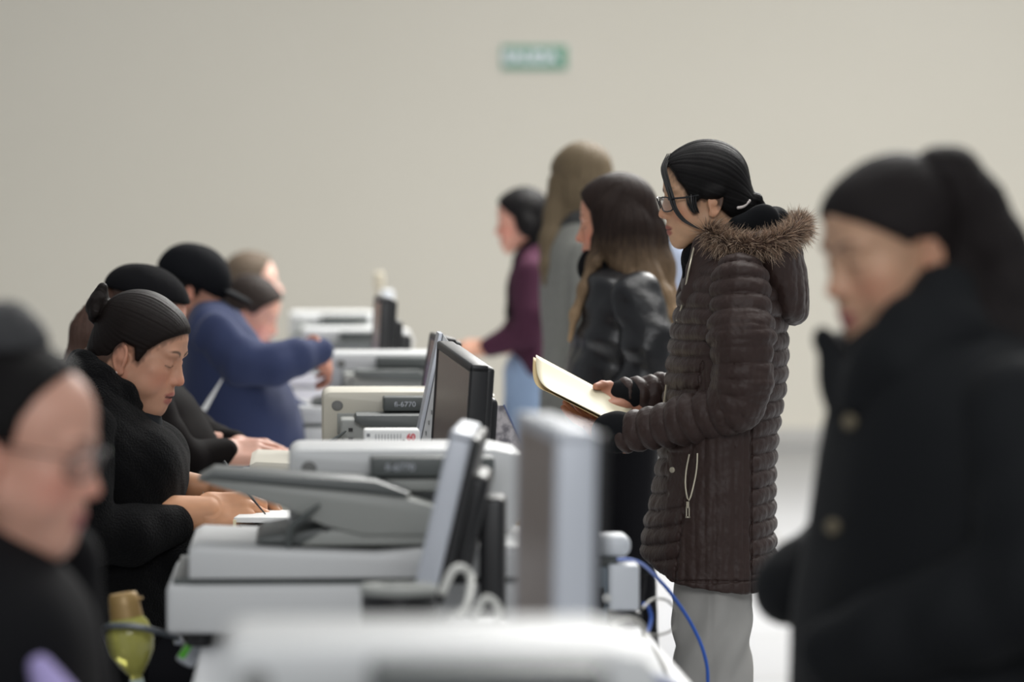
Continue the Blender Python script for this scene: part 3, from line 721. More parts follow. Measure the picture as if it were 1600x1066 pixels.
class Person:
    def __init__(s, S, px, label, group=None):
        s.S = S; s.o = np.array([(px - 800) / S, F / S, 0.0]); s.root = empty('person', s.o)
        tag(s.root, label, 'person', group); s.body = []; s.inner = None
    def skin(s, V, Q, C): s.body.append((V, Q, C))
    def add(s, name, V, Q, m, uv=None, col=None, parent=None):
        return to_obj(name, V, Q, m, parent or s.root, col=col, uv=uv, origin=s.o)
    def head(s, h, H, line=None, hcol=(30, 22, 20), **k):
        s.H = H; V, Q, C = head_piece(h, **k)
        if line: C = hairline_tint(V, C, line, hcol)
        s.skin(xf(H, V), Q, C)
    def hair(s, h, m, poly, name='hair', tipf=None, **k):
        V, Q, U = hair_piece(h, poly, **k)
        if tipf is not None: U[:, 2] = tipf(V)
        return s.add(name, xf(s.H, V), Q, m, uv=U)
    def cloth(s, name, g, m, amp=.003, sc_=14, seed=1, rel=1, post=None, parent=None, rf=.5):
        V, Q = g.mesh(); V = relax(V, Q, rel, rf); N = vnormals(V, Q)
        if amp: V = V + N * (amp * fbm(V, sc_, seed))[:, None]
        if post: V = post(V, N)
        return s.add(name, V, Q, m, parent=parent)
    def under(s, torso, arms, legs=None, tone=(196, 146, 120)):
        """the coarse body under the clothes, joined into the one skin mesh"""
        pts = [q for a, r in arms for q in a]
        if legs: pts += [q for a, r in legs for q in a]
        sec = np.array(torso)
        lo = [min(np.min(sec[:, 1] - sec[:, 3]), min([q[0] for q in pts] + [9e9])) - .08, min(np.min(sec[:, 2] - sec[:, 4]), min([q[1] for q in pts] + [9e9])) - .08, min(np.min(sec[:, 0]), min([q[2] for q in pts] + [9e9])) - .08]
        hi = [max(np.max(sec[:, 1] + sec[:, 3]), max([q[0] for q in pts] + [-9e9])) + .08, max(np.max(sec[:, 2] + sec[:, 4]), max([q[1] for q in pts] + [-9e9])) + .08, np.max(sec[:, 0]) + .12]
        g = Field(lo, hi, .014)
        g.loft([(z, cx, cy, max(rx * .72, .05), max(ry * .72, .05)) for z, cx, cy, rx, ry in torso], cap_r=.03)
        for P, R in arms: g.chain(P, [max(r * .6, .018) for r in R], k=.03, kin=.02)
        for P, R in (legs or []): g.chain(P, [r * .72 for r in R], k=.03, kin=.02)
        V, Q = g.mesh(); V = relax(V, Q, 1); s.skin(V, Q, np.tile(np.array(srgb(*tone)[:3]), (len(V), 1)))
    def finish(s):
        V, Q, C = join(s.body); return s.add('body', V, Q, skin, col=C)
def arm_field(limbs, h, k=.02, rib=None, flat=1.0):
    P = np.array([q for a, r in limbs for q in a]); R = max(max(r) for a, r in limbs) * 1.4
    g = Field(P.min(0) - R, P.max(0) + R, h); 
    for a, r in limbs: g.chain(a, r, k=k, kin=.02, rib=rib, flat=flat)
    return g
def standing_legs(p, S, px, py_hip, mt, w=.085, sep=.085, shoe=shoe_m, fx=-1, h=.008, flare=1.0, py_end=None):
    zz = pz(py_hip, S); x = (px - 800) / S; y = F / S; legs = []
    for i, s_ in enumerate((-1, 1)):
        st = .03 * s_
        legs.append(([np.array((x, y + s_ * sep * .8, zz)), np.array((x - fx * .0 + st, y + s_ * sep, zz * .52)), np.array((x + st * 2 - fx * .02, y + s_ * sep, .10))], [w * 1.05, w * .8 * flare, w * .66 * flare]))
    g = arm_field(legs, h); p.cloth('trousers', g, mt, .004, 16, 4)
    for P, R in legs:
        e = P[-1]; m = MB(); 
        g = Field(e - np.array((.2, .1, .12)), e + np.array((.2, .1, .1)), .006)
        g.chain([e + np.array((-fx * .03, 0, -.055)), e + np.array((fx * .08, 0, -.062)), e + np.array((fx * .15, 0, -.068))], [.045, .040, .032], k=.02, kin=.02, flat=1.0).cap(e + np.array((0, 0, -.05)), e + np.array((0, 0, -.01)), .045, .042, k=.02)
        z0 = e[2] - .10
        g.op(lambda X, Y, Z: (z0 + .002 - Z) + 0 * X + 0 * Y, g.lo, g.lo + g.h * g.n, 0, 'and')
        V, Q = g.mesh(); p.add('shoe', V, Q, shoe)
    return legs
def seated_legs(p, S, px, mt, fx=1, w=.085, seat=.47, y=None, sep=.10, reach=.42, h=.01, shoe=shoe_m):
    x = (px - 800) / S; y = F / S; legs = []
    for s_ in (-1, 1):
        legs.append(([np.array((x, y + s_ * sep * .8, seat + .09)), np.array((x + fx * reach, y + s_ * sep, seat + .05)), np.array((x + fx * (reach + .02), y + s_ * sep, .11))], [w * 1.15, w * .85, w * .6]))
    p.cloth('trousers', arm_field(legs, h), mt, .004, 16, 4)
    for P, R in legs:
        e = P[-1]; g = Field(e - np.array((.2, .1, .12)), e + np.array((.2, .1, .1)), .008)
        g.chain([e + np.array((-fx * .03, 0, -.06)), e + np.array((fx * .08, 0, -.065)), e + np.array((fx * .15, 0, -.07))], [.045, .040, .032], k=.02, kin=.02).cap(e + np.array((0, 0, -.05)), e, .045, .042, k=.02)
        z0 = e[2] - .11
        g.op(lambda X, Y, Z: (z0 + .002 - Z) + 0 * X + 0 * Y, g.lo, g.lo + g.h * g.n, 0, 'and')
        V, Q = g.mesh(); p.add('shoe', V, Q, shoe)
    return legs
black_hair = hair_mat('black_hair', (7, 6, 7), (20, 17, 17), .55, spec=.16)
brown_hair = hair_mat('dark_brown_hair', (13, 9, 8), (32, 23, 20), .55, spec=.16)

# ================================================================== P1: brown quilted coat with a fur hood
S1 = 740
P1 = Person(S1, 1115, 'standing person in a brown quilted coat with fur hood, holding a manila folder')
H1 = dict(o=W(1103, 309, S1), yaw=187, pitch=9, roll=0, s=.925)
poly1 = [(.078, .088), (.099, .074), (.118, .16), (-.14, .16), (-.14, -.03), (-.085, -.062), (-.04, -.052), (-.012, -.018), (.004, -.002), (.024, .002), (.035, -.006), (.040, -.028), (.042, -.029), (.0455, -.006), (.054, .026), (.068, .052)]
P1.head(.0019, H1, line=poly1, hcol=(22, 18, 18), neck=((-.035, 0, -.03), (-.062, 0, -.13)), neck_r=.047, lid=.6, tone=(206, 164, 132), lip=(158, 84, 78), jaw=1.02, ear_yaw=8)
def ex1(g):
    for s_ in (-1, 1): g.ell((-.004, s_ * .077, .012), (.027, .014, .017), k=.010)
    g.chain([(-.085, 0, -.012), (-.104, .004, -.030), (-.118, .004, -.038)], [.026, .018, .015], k=.012, kin=.01)
    g.ell((-.112, .008, -.022), (.016, .020, .016), k=.004); g.ell((-.122, -.006, -.040), (.013, .018, .012), k=.004)
P1.hair(.0024, black_hair, poly1, grow=.011, focus=(-.105, 0, -.03), extra=ex1, streak=.0005, seed=2)
# loose front locks
def lock(p, pts, w, m, name='hair_lock', n=3, r0=.0016):
    mb = MB(); rnd = random.Random(7)
    for i in range(n):
        P = []
        for j, q in enumerate(pts):
            o_ = (i - (n - 1) / 2) * w * (1 - .6 * j / len(pts)) ; P.append(Vector(q) + Vector((o_, rnd.uniform(-.001, .001), rnd.uniform(-.001, .001))))
        mb.tube(P, [r0 * .4, r0 * 1.1, r0 * 1.2, r0 * 1.0, r0 * .25], n=6, smooth=5)
    o_ = mb.build(name, m, p.root)
    for v in o_.data.vertices: v.co -= Vector(p.o)
    return o_
hair_flat = mat('black_hair_strand', (20, 18, 18), .4)
lx = lambda *q: xf(H1, np.array([q]))[0]
def px1(px, py, dy): return wp(S1, px, py, dy)
lock(P1, [px1(1046, 240, -.015), px1(1036, 262, -.040), px1(1040, 285, -.057), px1(1046, 305, -.068), px1(1052, 325, -.071), px1(1066, 344, -.068), px1(1090, 358, -.066)], .0035, hair_flat, n=4, r0=.0022)
lock(P1, [px1(1077, 305, -.075), px1(1078, 318, -.076), px1(1082, 328, -.074), px1(1086, 334, -.071)], .005, hair_flat, n=5, r0=.0018)
# glasses
gm = mat('black_glasses', (22, 22, 26), .25); lens = mat('lens', (235, 240, 250), .05, trans=1.0, alpha=.16)
def glasses(p, H, m, r=.0014, temple_y=.072, lw=.024, lh=.018, cx=.103, cz=.006, tr=None, temple_end=(.0, .012)):
    mb = MB()
    def ringpts(s_):
        P = []
        for k in range(20):
            a = 2 * PI * k / 20; c_, s2 = math.cos(a), math.sin(a)
            yy = s_ * (.034 + lw * math.copysign(abs(c_) ** .8, c_)); zz = cz + lh * math.copysign(abs(s2) ** .8, s2)
            P.append((cx - .006 * ((abs(yy) - .010) / .05) ** 2 * 4 - .003 * (zz - cz) / lh * -1, yy, zz))
        return P
    for s_ in (-1, 1): mb.tube([xf(H, np.array([q]))[0] for q in ringpts(s_)], r, n=8, smooth=1, closed=True)
    mb.tube([xf(H, np.array([q]))[0] for q in ((cx, -.010, cz + .006), (cx + .003, 0, cz + .009), (cx, .010, cz + .006))], r, n=8)
    for s_ in (-1, 1): mb.tube([xf(H, np.array([q]))[0] for q in ((cx - .012, s_ * (.034 + lw), cz + .010), (cx - .022, s_ * temple_y, cz + .011), (.05, s_ * (temple_y + .002), cz + .009), (temple_end[0], s_ * temple_y, temple_end[1]))], tr or r, n=8)
    bmesh.ops.translate(mb.bm, vec=-Vector(p.o), verts=mb.bm.verts)
    o_ = mb.build('glasses', m, p.root)
    for s_ in (-1, 1):
        ml = MB(); P = [Vector(xf(H, np.array([q]))[0] - p.o) for q in ringpts(s_)]
        f_ = ml.bm.faces.new([ml.bm.verts.new(q) for q in P]); 
        R = bmesh.ops.extrude_face_region(ml.bm, geom=[f_]); bmesh.ops.translate(ml.bm, vec=Vector(xf(H, np.array([(.0012, 0, 0)]))[0] - np.array(H['o'])), verts=[e for e in R['geom'] if isinstance(e, bmesh.types.BMVert)])
        bmesh.ops.recalc_face_normals(ml.bm, faces=ml.bm.faces); ml.build('lens', lens, o_, smooth=False)
    return o_
glasses(P1, H1, gm, r=.0016, cx=.107, cz=.0, lh=.017, lw=.023, tr=.0022)
# hair tie of pearls
pt = MB(); c = np.array(px1(1158, 318, -.02))
for k in range(9):
    a = k / 8.0; q = px1(1151 + 18 * a, 325 - 11 * a + 3 * math.sin(3 * a), -.052 + .02 * a) - P1.o
    bmesh.ops.create_icosphere(pt.bm, subdivisions=2, radius=.0036, matrix=Matrix.Translation(q))
pt.build('hair_tie', mat('pearl', (215, 205, 200), .3), P1.root)

coat_m = mat('brown_quilted_nylon', (54, 39, 35), .55, noise=.08, nscale=30, bump=.35, bscale=90, sheen=.06, bdist=.003, spec=.35)
cuff_m = mat('black_rib_knit', (27, 28, 30), .9, bump=.3, bscale=600)
hood_in = mat('black_jersey', (24, 25, 27), .9, bump=.2, bscale=500)
def ribs1(x, y, z):
    """horizontal puffs; vertical narrow puffs on the side panels below the sleeve"""
    yc = F / S1
    py = HOR + (CAMH - z) * S1; px = 800 + x * S1
    tilt = np.where(px < 1085, (1085 - px) * .28, 0) * np.clip((py - 560) / 200, 0, 1) - np.where(px > 1165, (px - 1165) * .10, 0)
    per = np.where(px > 1165, 26.0, 25.0)
    hr = 1.35 * np.sqrt(np.abs(np.sin(PI * (py - tilt * 1.0 - 4) / per)) + .02) - 1
    vr = .8 * np.sqrt(np.abs(np.sin(PI * (px - 1080) / 15.0)) + .02) - .7
    side = (px > 1076 - (py - 690) * .12) & (px < 1166) & (py > 560)
    pock = (px > 1042) & (px <= 1078) & (py > 700) & (py < 775)
    seam = np.minimum(np.abs(px - (1076 - (py - 690) * .12)), np.abs(px - 1166))
    amp = np.where(py > 892 - np.clip(1060 - px, 0, 60) * .5, .0015, .0075)
    hem = np.where(np.abs(py - (897 - np.clip(1050 - px, 0, 60) * .55)) < 2.5, -.004, 0)
    r = np.where(side, vr * .0040, np.where(pock, 0 * vr, hr * amp * .95)) + np.where((seam < 2.5) & (py > 560), -.004, 0) + hem * (py > 860)
    return r.astype(f32)
g = Field(wp(S1, 985, 925, -.27), wp(S1, 1275, 335, .27) , .0028)
g.loft(secs(S1, [(352, 1098, 1150, .072), (375, 1090, 1165, .085), (398, 1083, 1188, .125), (425, 1072, 1212, .175), (470, 1058, 1228, .205), (510, 1050, 1229, .21), (560, 1043, 1231, .205), (640, 1036, 1222, .19), (700, 1030, 1215, .185), (770, 1020, 1213, .19), (830, 1006, 1214, .195), (922, 998, 1219, .20)]), disp=ribs1)
hem = [wp(S1, a, b)[[0, 2]] for a, b in [(960, 300), (1320, 300), (1320, 897), (1218, 897), (1175, 916), (1140, 916), (1100, 912), (1045, 899), (1004, 869), (960, 862)]]
g.poly(hem, 1, k=.006)
g.loft(secs(S1, [(800, 1040, 1180, .15), (930, 1030, 1190, .165)]), mode='sub', k=.01)
# stand-up collar opening
g.ell(wp(S1, 1122, 350, 0), (.052, .066, .045), k=.01, mode='sub')
def crumple(V, N): return V + N * (.0016 * fbm(V * np.array((1, 1, .45)), 75, 11) + .0008 * fbm(V, 150, 12))[:, None]
coat = P1.cloth('coat', g, coat_m, .0022, 22, 3, rel=1, rf=.15, post=crumple)
arms1 = [limb(S1, [(1150, 440, -.165, .060), (1150, 520, -.195, .066), (1152, 592, -.20, .060), (1142, 628, -.195, .052), (1070, 652, -.15, .047), (984, 673, -.085, .041)]),
         limb(S1, [(1140, 440, .165, .060), (1125, 520, .195, .060), (1112, 600, .20, .054), (1085, 622, .19, .047), (1040, 622, .16, .042), (985, 621, .125, .036)])]
names_s = ['sleeve', 'sleeve']
for i, a in enumerate(arms1):
    g = arm_field([a], .0028, rib=(.034 if i == 0 else .03, .0074))
    P1.cloth('sleeve', g, coat_m, .0022, 26, 6 + i, rel=1, rf=.15, post=crumple)
cuffs = [limb(S1, [(990, 673, -.085, .037), (962, 673, -.068, .0395), (950, 673, -.062, .036)]), limb(S1, [(990, 622, .127, .033), (980, 624, .125, .033), (972, 624, .122, .030)])]
for a in cuffs: P1.cloth('cuff', arm_field([a], .003), cuff_m, .0006, 60, 2)
# hood hanging on the back
def hr_(x, y, z):
    a = (x - 1.0 * (1200 - 800) / S1) * .6 + y * .0
    return (.0035 * (1.35 * np.sqrt(np.abs(np.sin(PI * (np.arctan2(y - F / S1, x - .50)) / .30)) + .02) - 1) + 0 * z).astype(f32)
g = Field(wp(S1, 1100, 520, -.20), wp(S1, 1285, 340, .20), .0034)
g.loft(secs(S1, [(506, 1224, 1252, .05), (498, 1206, 1259, .095), (470, 1186, 1264, .13), (435, 1168, 1261, .150), (400, 1150, 1254, .155), (375, 1135, 1246, .15), (362, 1150, 1235, .13)]), disp=hr_, cap_r=.02)
g.ell(wp(S1, 1175, 352, 0), (.075, .085, .028), k=.02, mode='sub')
P1.cloth('hood', g, coat_m, .002, 24, 9, rf=.2, post=crumple)
g = Field(wp(S1, 1050, 460, -.15), wp(S1, 1250, 310, .15), .0035)
g.chain([wp(S1, 1150, 352, -.075), wp(S1, 1190, 345, -.06), wp(S1, 1212, 350, 0), wp(S1, 1190, 345, .06), wp(S1, 1150, 352, .075)], [.020, .028, .030, .028, .02], k=.01, kin=.02)
g.chain([wp(S1, 1145, 355, -.07), wp(S1, 1105, 378, -.066), wp(S1, 1083, 400, -.03), wp(S1, 1080, 405, .03), wp(S1, 1105, 380, .066), wp(S1, 1145, 355, .07)], [.016, .014, .016, .016, .014, .016], k=.01, kin=.02)
g.cap(wp(S1, 1090, 395, 0), wp(S1, 1083, 450, 0), .030, .024, k=.02)
P1.cloth('inner_hood', g, hood_in, .004, 30, 5)
# turned up coat collar
g = Field(wp(S1, 1055, 500, -.16), wp(S1, 1180, 345, .16), .003)
g.chain([wp(S1, 1088, 380, -.070), wp(S1, 1083, 420, -.075), wp(S1, 1074, 465, -.085)], [.012, .017, .02], k=.01, kin=.01)
g.chain([wp(S1, 1100, 372, -.075), wp(S1, 1108, 400, -.09), wp(S1, 1100, 450, -.10)], [.013, .022, .03], k=.02, kin=.01)
P1.cloth('collar', g, coat_m, .002, 30, 5)
g = Field(wp(S1, 1055, 500, .04), wp(S1, 1120, 345, .16), .003)
g.chain([wp(S1, 1088, 380, .070), wp(S1, 1083, 420, .075), wp(S1, 1074, 465, .085)], [.012, .017, .02], k=.01, kin=.01)
P1.cloth('collar', g, coat_m, .002, 30, 5)
# fur trim: short tapered strands along the hood edge
fur_m, fnt, fb, fN, fL = nodes('fur'); fb.inputs['Roughness'].default_value = .7
fa = fN('ShaderNodeAttribute'); fa.attribute_name = 'tint'; fL(fa.outputs['Color'], fb.inputs['Base Color'])
rnd = np.random.RandomState(4)
ctl = [wp(S1, 1104, 362, -.085), wp(S1, 1118, 374, -.105), wp(S1, 1140, 382, -.13), wp(S1, 1168, 384, -.15), wp(S1, 1196, 380, -.15), wp(S1, 1222, 372, -.13), wp(S1, 1243, 358, -.08), wp(S1, 1249, 350, 0), wp(S1, 1243, 352, .08), wp(S1, 1200, 356, .14), wp(S1, 1150, 358, .12)]
ctl = np.array(ctl); FV, FF, FC = [], [], []
def along(t):
    t = t * (len(ctl) - 1); i = min(int(t), len(ctl) - 2); f_ = t - i; return ctl[i] * (1 - f_) + ctl[i + 1] * f_, ctl[i + 1] - ctl[i]
for k in range(9000):
    t = rnd.uniform() ** 1.25; c, d = along(t); d = d / np.linalg.norm(d)
    a = rnd.uniform(0, 6.283); n1 = np.cross(d, (0, 0, 1)); n1 /= np.linalg.norm(n1); n2 = np.cross(d, n1)
    rad_ = n1 * math.cos(a) + n2 * math.sin(a); base_ = c + rad_ * rnd.uniform(.004, .015)
    cl = np.array((math.sin(t * 130), math.cos(t * 97), math.sin(t * 71 + 1)))
    dr = rad_ * .75 + d * rnd.uniform(-.1, .5) + np.array((.25 * t, 0, .10 - .25 * (1 - t))) + cl * .42 + rnd.normal(size=3) * .16; dr /= np.linalg.norm(dr)
    L = rnd.uniform(.018, .034) * (1.15 if t < .7 else 1); bend = np.array((.1, 0, -.35)) + rnd.normal(size=3) * .35
    w = np.cross(dr, rnd.normal(size=3)); w = w / np.linalg.norm(w) * .0007
    n0 = len(FV); p1_, p2_ = base_ + dr * L * .5 + bend * L * .08, base_ + dr * L + bend * L * .28
    FV += [base_ - w, base_ + w, p1_ + w * .8, p1_ - w * .8, p2_ + w * .15, p2_ - w * .15]
    FF += [(n0, n0 + 1, n0 + 2, n0 + 3), (n0 + 3, n0 + 2, n0 + 4, n0 + 5)]
    q = rnd.uniform(); base_c = np.array(srgb(58, 44, 38)[:3]) if q < .35 else (np.array(srgb(150, 122, 100)[:3]) if q < .8 else np.array(srgb(196, 172, 148)[:3]))
    FC += [base_c * .8] * 2 + [base_c] * 2 + [base_c * .3 + np.array(srgb(185, 160, 138)[:3]) * .7] * 2
P1.add('fur_trim', np.array(FV), np.array(FF), fur_m, col=np.array(FC))
mbt = MB(); mbt.tube([Vector(q - P1.o) for q in ctl], [.012, .018, .018, .012], n=10, smooth=4).build('fur_base', mat('fur_backing', (70, 54, 46), .9, bump=.5, bscale=120), P1.root)
# zips and buttons
zipm = mat('zip_metal', (196, 188, 168), .35, metal=.6)
def tube_on(p, pts, r, name, m, par=None, **k):
    mb = MB(); mb.tube([Vector(np.array(q) - p.o) for q in pts], r, **k); return mb.build(name, m, par or p.root)
tube_on(P1, [wp(S1, 1086, 374, -.055), wp(S1, 1079, 395, -.088), wp(S1, 1072, 425, -.095), wp(S1, 1067, 455, -.088), wp(S1, 1063, 478, -.075), wp(S1, 1056, 500, -.055)], .0022, 'zipper', zipm)
tube_on(P1, [wp(S1, 1040, 600, -.05), wp(S1, 1036, 632, -.05)], .0022, 'zipper', zipm)
zp = tube_on(P1, [wp(S1, 1083, 700, -.196), wp(S1, 1082, 722, -.198), wp(S1, 1078, 745, -.200), wp(S1, 1070, 772, -.203), wp(S1, 1065, 752, -.197), wp(S1, 1066, 728, -.190), wp(S1, 1071, 702, -.187)], .0018, 'pocket_zip', zipm)
mb = MB(); c = wp(S1, 1068, 788, -.212) - P1.o
mb.tube([c + np.array((0, 0, .020)), c + np.array((0, 0, .008))], .0032, n=8, smooth=1); mb.box(c + np.array((-.0028, 0, -.002)), (.002, .003, .022)); mb.box(c + np.array((.0028, 0, -.002)), (.002, .003, .022)); mb.box(c + np.array((0, 0, -.012)), (.009, .003, .003)); mb.box(c + np.array((0, 0, .008)), (.006, .003, .003))
mb.build('zip_pull', zipm, zp)
mb = MB(); mb.lathe([(.0062, 0), (.0062, .002), (.005, .0035), (.0015, .003)], c=wp(S1, 1046, 727, -.165) - P1.o, n=20, M=Euler((PI / 2, 0, rad(-35))).to_matrix()).build('snap_button', zipm, P1.root)
# trousers, cut wide
legs1 = []
g = Field(wp(S1, 1030, 1402, -.22), wp(S1, 1200, 840, .22), .005)
for s_, ox in ((-1, 0), (1, 6)):
    g.loft([(z, cx, cy + s_ * .085, rx, .088) for z, cx, cy, rx, ry in secs(S1, [(845, 1060 + ox, 1160 + ox, .09), (915, 1056 + ox, 1168 + ox, .09), (975, 1053 + ox, 1172 + ox, .09), (1066, 1055 + ox, 1171 + ox, .09), (1200, 1062 + ox, 1160 + ox, .09), (1385, 1066 + ox, 1154 + ox, .09)])], k=.01, cap_r=.01)
    legs1.append(([wp(S1, 1112, 850, s_ * .085), wp(S1, 1112, 1100, s_ * .085), wp(S1, 1108, 1360, s_ * .085)], [.07, .055, .045]))
def folds(V, N):
    px = 800 + V[:, 0] * S1; a = .0055 * np.sin((px - 1060) * .11 + 3 * np.sin(V[:, 2] * 7) + 2 * np.sin(V[:, 2] * 17)) ; sm = -.0025 * np.exp(-((px - 1105 + (V[:, 2] - .65) * 20) / 1.6) ** 2)
    return V + N * (a + sm)[:, None]
P1.cloth('trousers', g, jeans_l, .005, 12, 8, post=folds)
for s_ in (-1, 1):
    e = wp(S1, 1110, 1385, s_ * .085); g = Field(e + np.array((-.26, -.08, -.03)), e + np.array((.12, .08, .10)), .006)
    g.chain([e + np.array((.03, 0, .025)), e + np.array((-.10, 0, .02)), e + np.array((-.17, 0, .012))], [.05, .042, .032], k=.01, kin=.02)
    g.op(lambda X, Y, Z: (.001 - Z) + 0 * X + 0 * Y, g.lo, g.lo + g.h * g.n, 0, 'and')
    V, Q = g.mesh(); P1.add('shoe', V, Q, shoe_w)
P1.under(secs(S1, [(380, 1095, 1165, .08), (430, 1075, 1205, .17), (520, 1060, 1220, .2), (700, 1050, 1200, .18), (860, 1040, 1195, .18)]), arms1, legs1)
# hands
V, Q, C = hand_piece(.0017, curls=[(.12, .2, .2)] * 4, thumb=((.015, .030, -.004), (.040, .050, -.004), (.062, .054, -.006), (.083, .050, -.012)), side=-1, nail=(140, 26, 38), tone=(186, 132, 108), wrist=.012)
P1.skin(place(V, wp(S1, 974, 686, -.040), (-.76, .52, .37), (.40, -.10, -.90), .86), Q, C)
V, Q, C = hand_piece(.0017, curls=[(.1, .2, .2)] * 4, thumb=((.015, .026, -.008), (.034, .032, -.022), (.056, .028, -.028), (.078, .018, -.030)), side=1, nail=(140, 26, 38), tone=(190, 136, 112), wrist=.03)
P1.skin(place(V, wp(S1, 978, 632, .118), (-.86, -.44, .03), (-.1, .55, -.83), .90), Q, C)
P1.finish()
# the folder
paper = mat('manila_card', (222, 213, 184), .6, noise=.02, nscale=20); paper_d = mat('manila_card_inside', (214, 190, 140), .6)
t = empty('manila_folder', wp(S1, 915, 612, 0)); tag(t, 'cream manila folder held open in both hands of the brown-coated person', 'folder')
def sheet(name, cs, m, bow, off, th=.0008, par=None, org=None):
    n = 14; V = []
    A, B, Cc, D = [np.array(q) for q in cs]
    for i in range(n + 1):
        u = i / n
        for j in range(n + 1):
            v = j / n; p = (A * (1 - v) + B * v) * (1 - u) + (D * (1 - v) + Cc * v) * u
            p = p + np.array((-.010 * (1 - u), 0, -.012)) * bow * math.sin(PI * v) * (1 - .6 * u) + off
            V.append(p)
    m0 = len(V); V += [p - np.array((.15, 0, 1)) * th for p in V[:m0]]; Q = []
    id_ = lambda i, j: i * (n + 1) + j
    for i in range(n):
        for j in range(n):
            Q.append((id_(i, j), id_(i + 1, j), id_(i + 1, j + 1), id_(i, j + 1))); Q.append(tuple(m0 + k for k in (id_(i, j), id_(i, j + 1), id_(i + 1, j + 1), id_(i + 1, j))))
    for i in range(n):
        for a, b in ((id_(i, 0), id_(i + 1, 0)), (id_(i + 1, n), id_(i, n)), (id_(n, i), id_(n, i + 1)), (id_(0, i + 1), id_(0, i))): Q.append((a, m0 + a, m0 + b, b))
    return to_obj(name, np.array(V), np.array(Q), m, par, origin=org)
fo = np.array(t.location)
cs = [wp(S1, 838, 557, .10), wp(S1, 861, 608, -.075), wp(S1, 957, 657, -.060), wp(S1, 992, 640, .105)]
sheet('front_leaf', cs, paper, 1.0, np.zeros(3), par=t, org=fo)
sheet('back_leaf', [cs[0] + np.array((-.004, 0, -.001)), cs[1] + np.array((-.003, 0, .001)), cs[2] + np.array((0, 0, -.003)), cs[3] + np.array((0, 0, -.004))], paper_d, 1.35, np.array((-.0015, 0, -.004)), par=t, org=fo)

# ================================================================== P2: seated, black fleece coat, hair in a bun
S2 = 790
P2 = Person(S2, 190, 'seated person with a high hair bun and black fleece coat, writing with head bent')
H2 = dict(o=W(214, 551, S2), yaw=-13, pitch=21, roll=0, s=.975)
poly2 = [(.086, .075), (.105, .15), (-.13, .16), (-.13, -.02), (-.10, -.062), (-.062, -.066), (-.038, -.040), (-.026, -.005), (-.012, .020), (.012, .018), (.020, -.006), (.028, -.008), (.038, .022), (.060, .050)]
P2.head(.0019, H2, line=poly2, fat=.012, neck=((-.035, 0, -.03), (-.075, 0, -.125)), neck_r=.062, open_mouth=.0035, lid=.65, tone=(196, 148, 122), lip=(168, 98, 90))
bc2 = ixf(H2, W(155, 478, S2))
def ex2(g):
    for k in range(9):
        a = k / 9 * 2 * PI; c = bc2 + np.array((.004 * math.cos(a), .014 * math.sin(a), .014 * math.cos(a) + .004))
        g.chain([c + np.array((.004, .014 * math.cos(a * 2), -.021)), c + np.array((-.006, 0, .0)), c + np.array((-.010, -.012 * math.sin(a), .020))], [.010, .014, .010], k=.003, kin=.004)
    g.ell(bc2, (.021, .024, .026), k=.003)
    g.chain([bc2 + np.array((.022, 0, -.006)), bc2 + np.array((.045, 0, -.016))], [.009, .024], k=.012, kin=.01)
hair2 = P2.hair(.0023, brown_hair, poly2, grow=.006, focus=tuple(bc2), extra=ex2, streak=.0003, seed=5, lo=(-.21, -.11, -.13), hi=(.13, .11, .17), kpoly=.008)
mb = MB(); e_ = xf(H2, np.array([(-.003, -.083, -.043)]))[0] - P2.o
bmesh.ops.create_icosphere(mb.bm, subdivisions=2, radius=.0042, matrix=Matrix.Translation(e_)); mb.build('earring', mat('pearl_stud', (225, 215, 208), .15, metal=.2), P2.root)
fleece = mat('black_fleece', (14, 14, 15), .95, noise=.3, nscale=120, bump=1.0, bscale=260, sheen=.04, bdist=.005, spec=.1)
g = Field(wp(S2, 55, 1125, -.26), wp(S2, 420, 530, .27), .0055)
g.loft(secs(S2, [(560, 118, 160, .07), (590, 110, 200, .11), (625, 98, 218, .155), (660, 88, 245, .19), (700, 82, 283, .21), (740, 84, 293, .215), (790, 90, 284, .20), (850, 92, 285, .20), (920, 92, 292, .20), (1000, 92, 300, .20), (1100, 90, 300, .20)]), cap_r=.02)
g.ell(wp(S2, 246, 715, -.09), (.050, .08, .06), k=.04); g.ell(wp(S2, 246, 715, .09), (.050, .08, .06), k=.04)
g.ell(wp(S2, 315, 868, -.02), (.10, .14, .055), k=.04)
P2.cloth('coat', g, fleece, .006, 13, 12, rel=2)
# high fold-over collar
g = Field(wp(S2, 90, 690, -.16), wp(S2, 255, 520, .16), .0035)
for s_ in (-1, 1):
    g.chain([wp(S2, 122, 562, 0), wp(S2, 135, 566, s_ * .05), wp(S2, 165, 590, s_ * .078), wp(S2, 200, 613, s_ * .072), wp(S2, 216, 632, s_ * .050)], [.020, .022, .024, .021, .014], k=.01, kin=.02)
    g.chain([wp(S2, 118, 590, 0), wp(S2, 140, 598, s_ * .07), wp(S2, 172, 622, s_ * .095), wp(S2, 205, 650, s_ * .075)], [.03, .032, .032, .022], k=.02, kin=.02)
P2.cloth('collar', g, fleece, .003, 26, 3, rel=1)
g = Field(wp(S2, 180, 720, -.07), wp(S2, 250, 620, .07), .005)
g.chain([wp(S2, 200, 650, 0), wp(S2, 222, 672, 0), wp(S2, 238, 700, 0)], [.05, .045, .04], k=.02, kin=.02)
P2.cloth('shirt', g, mat('charcoal_knit', (40, 42, 45), .9, bump=.4, bscale=300), .002, 30, 5)
arms2 = [limb(S2, [(152, 672, -.17, .062), (140, 760, -.235, .062), (150, 822, -.24, .060), (215, 825, -.20, .054), (279, 811, -.13, .041)]),
         limb(S2, [(160, 672, .18, .062), (190, 760, .235, .06), (220, 805, .22, .054), (262, 785, .14, .045), (300, 775, .08, .034)])]
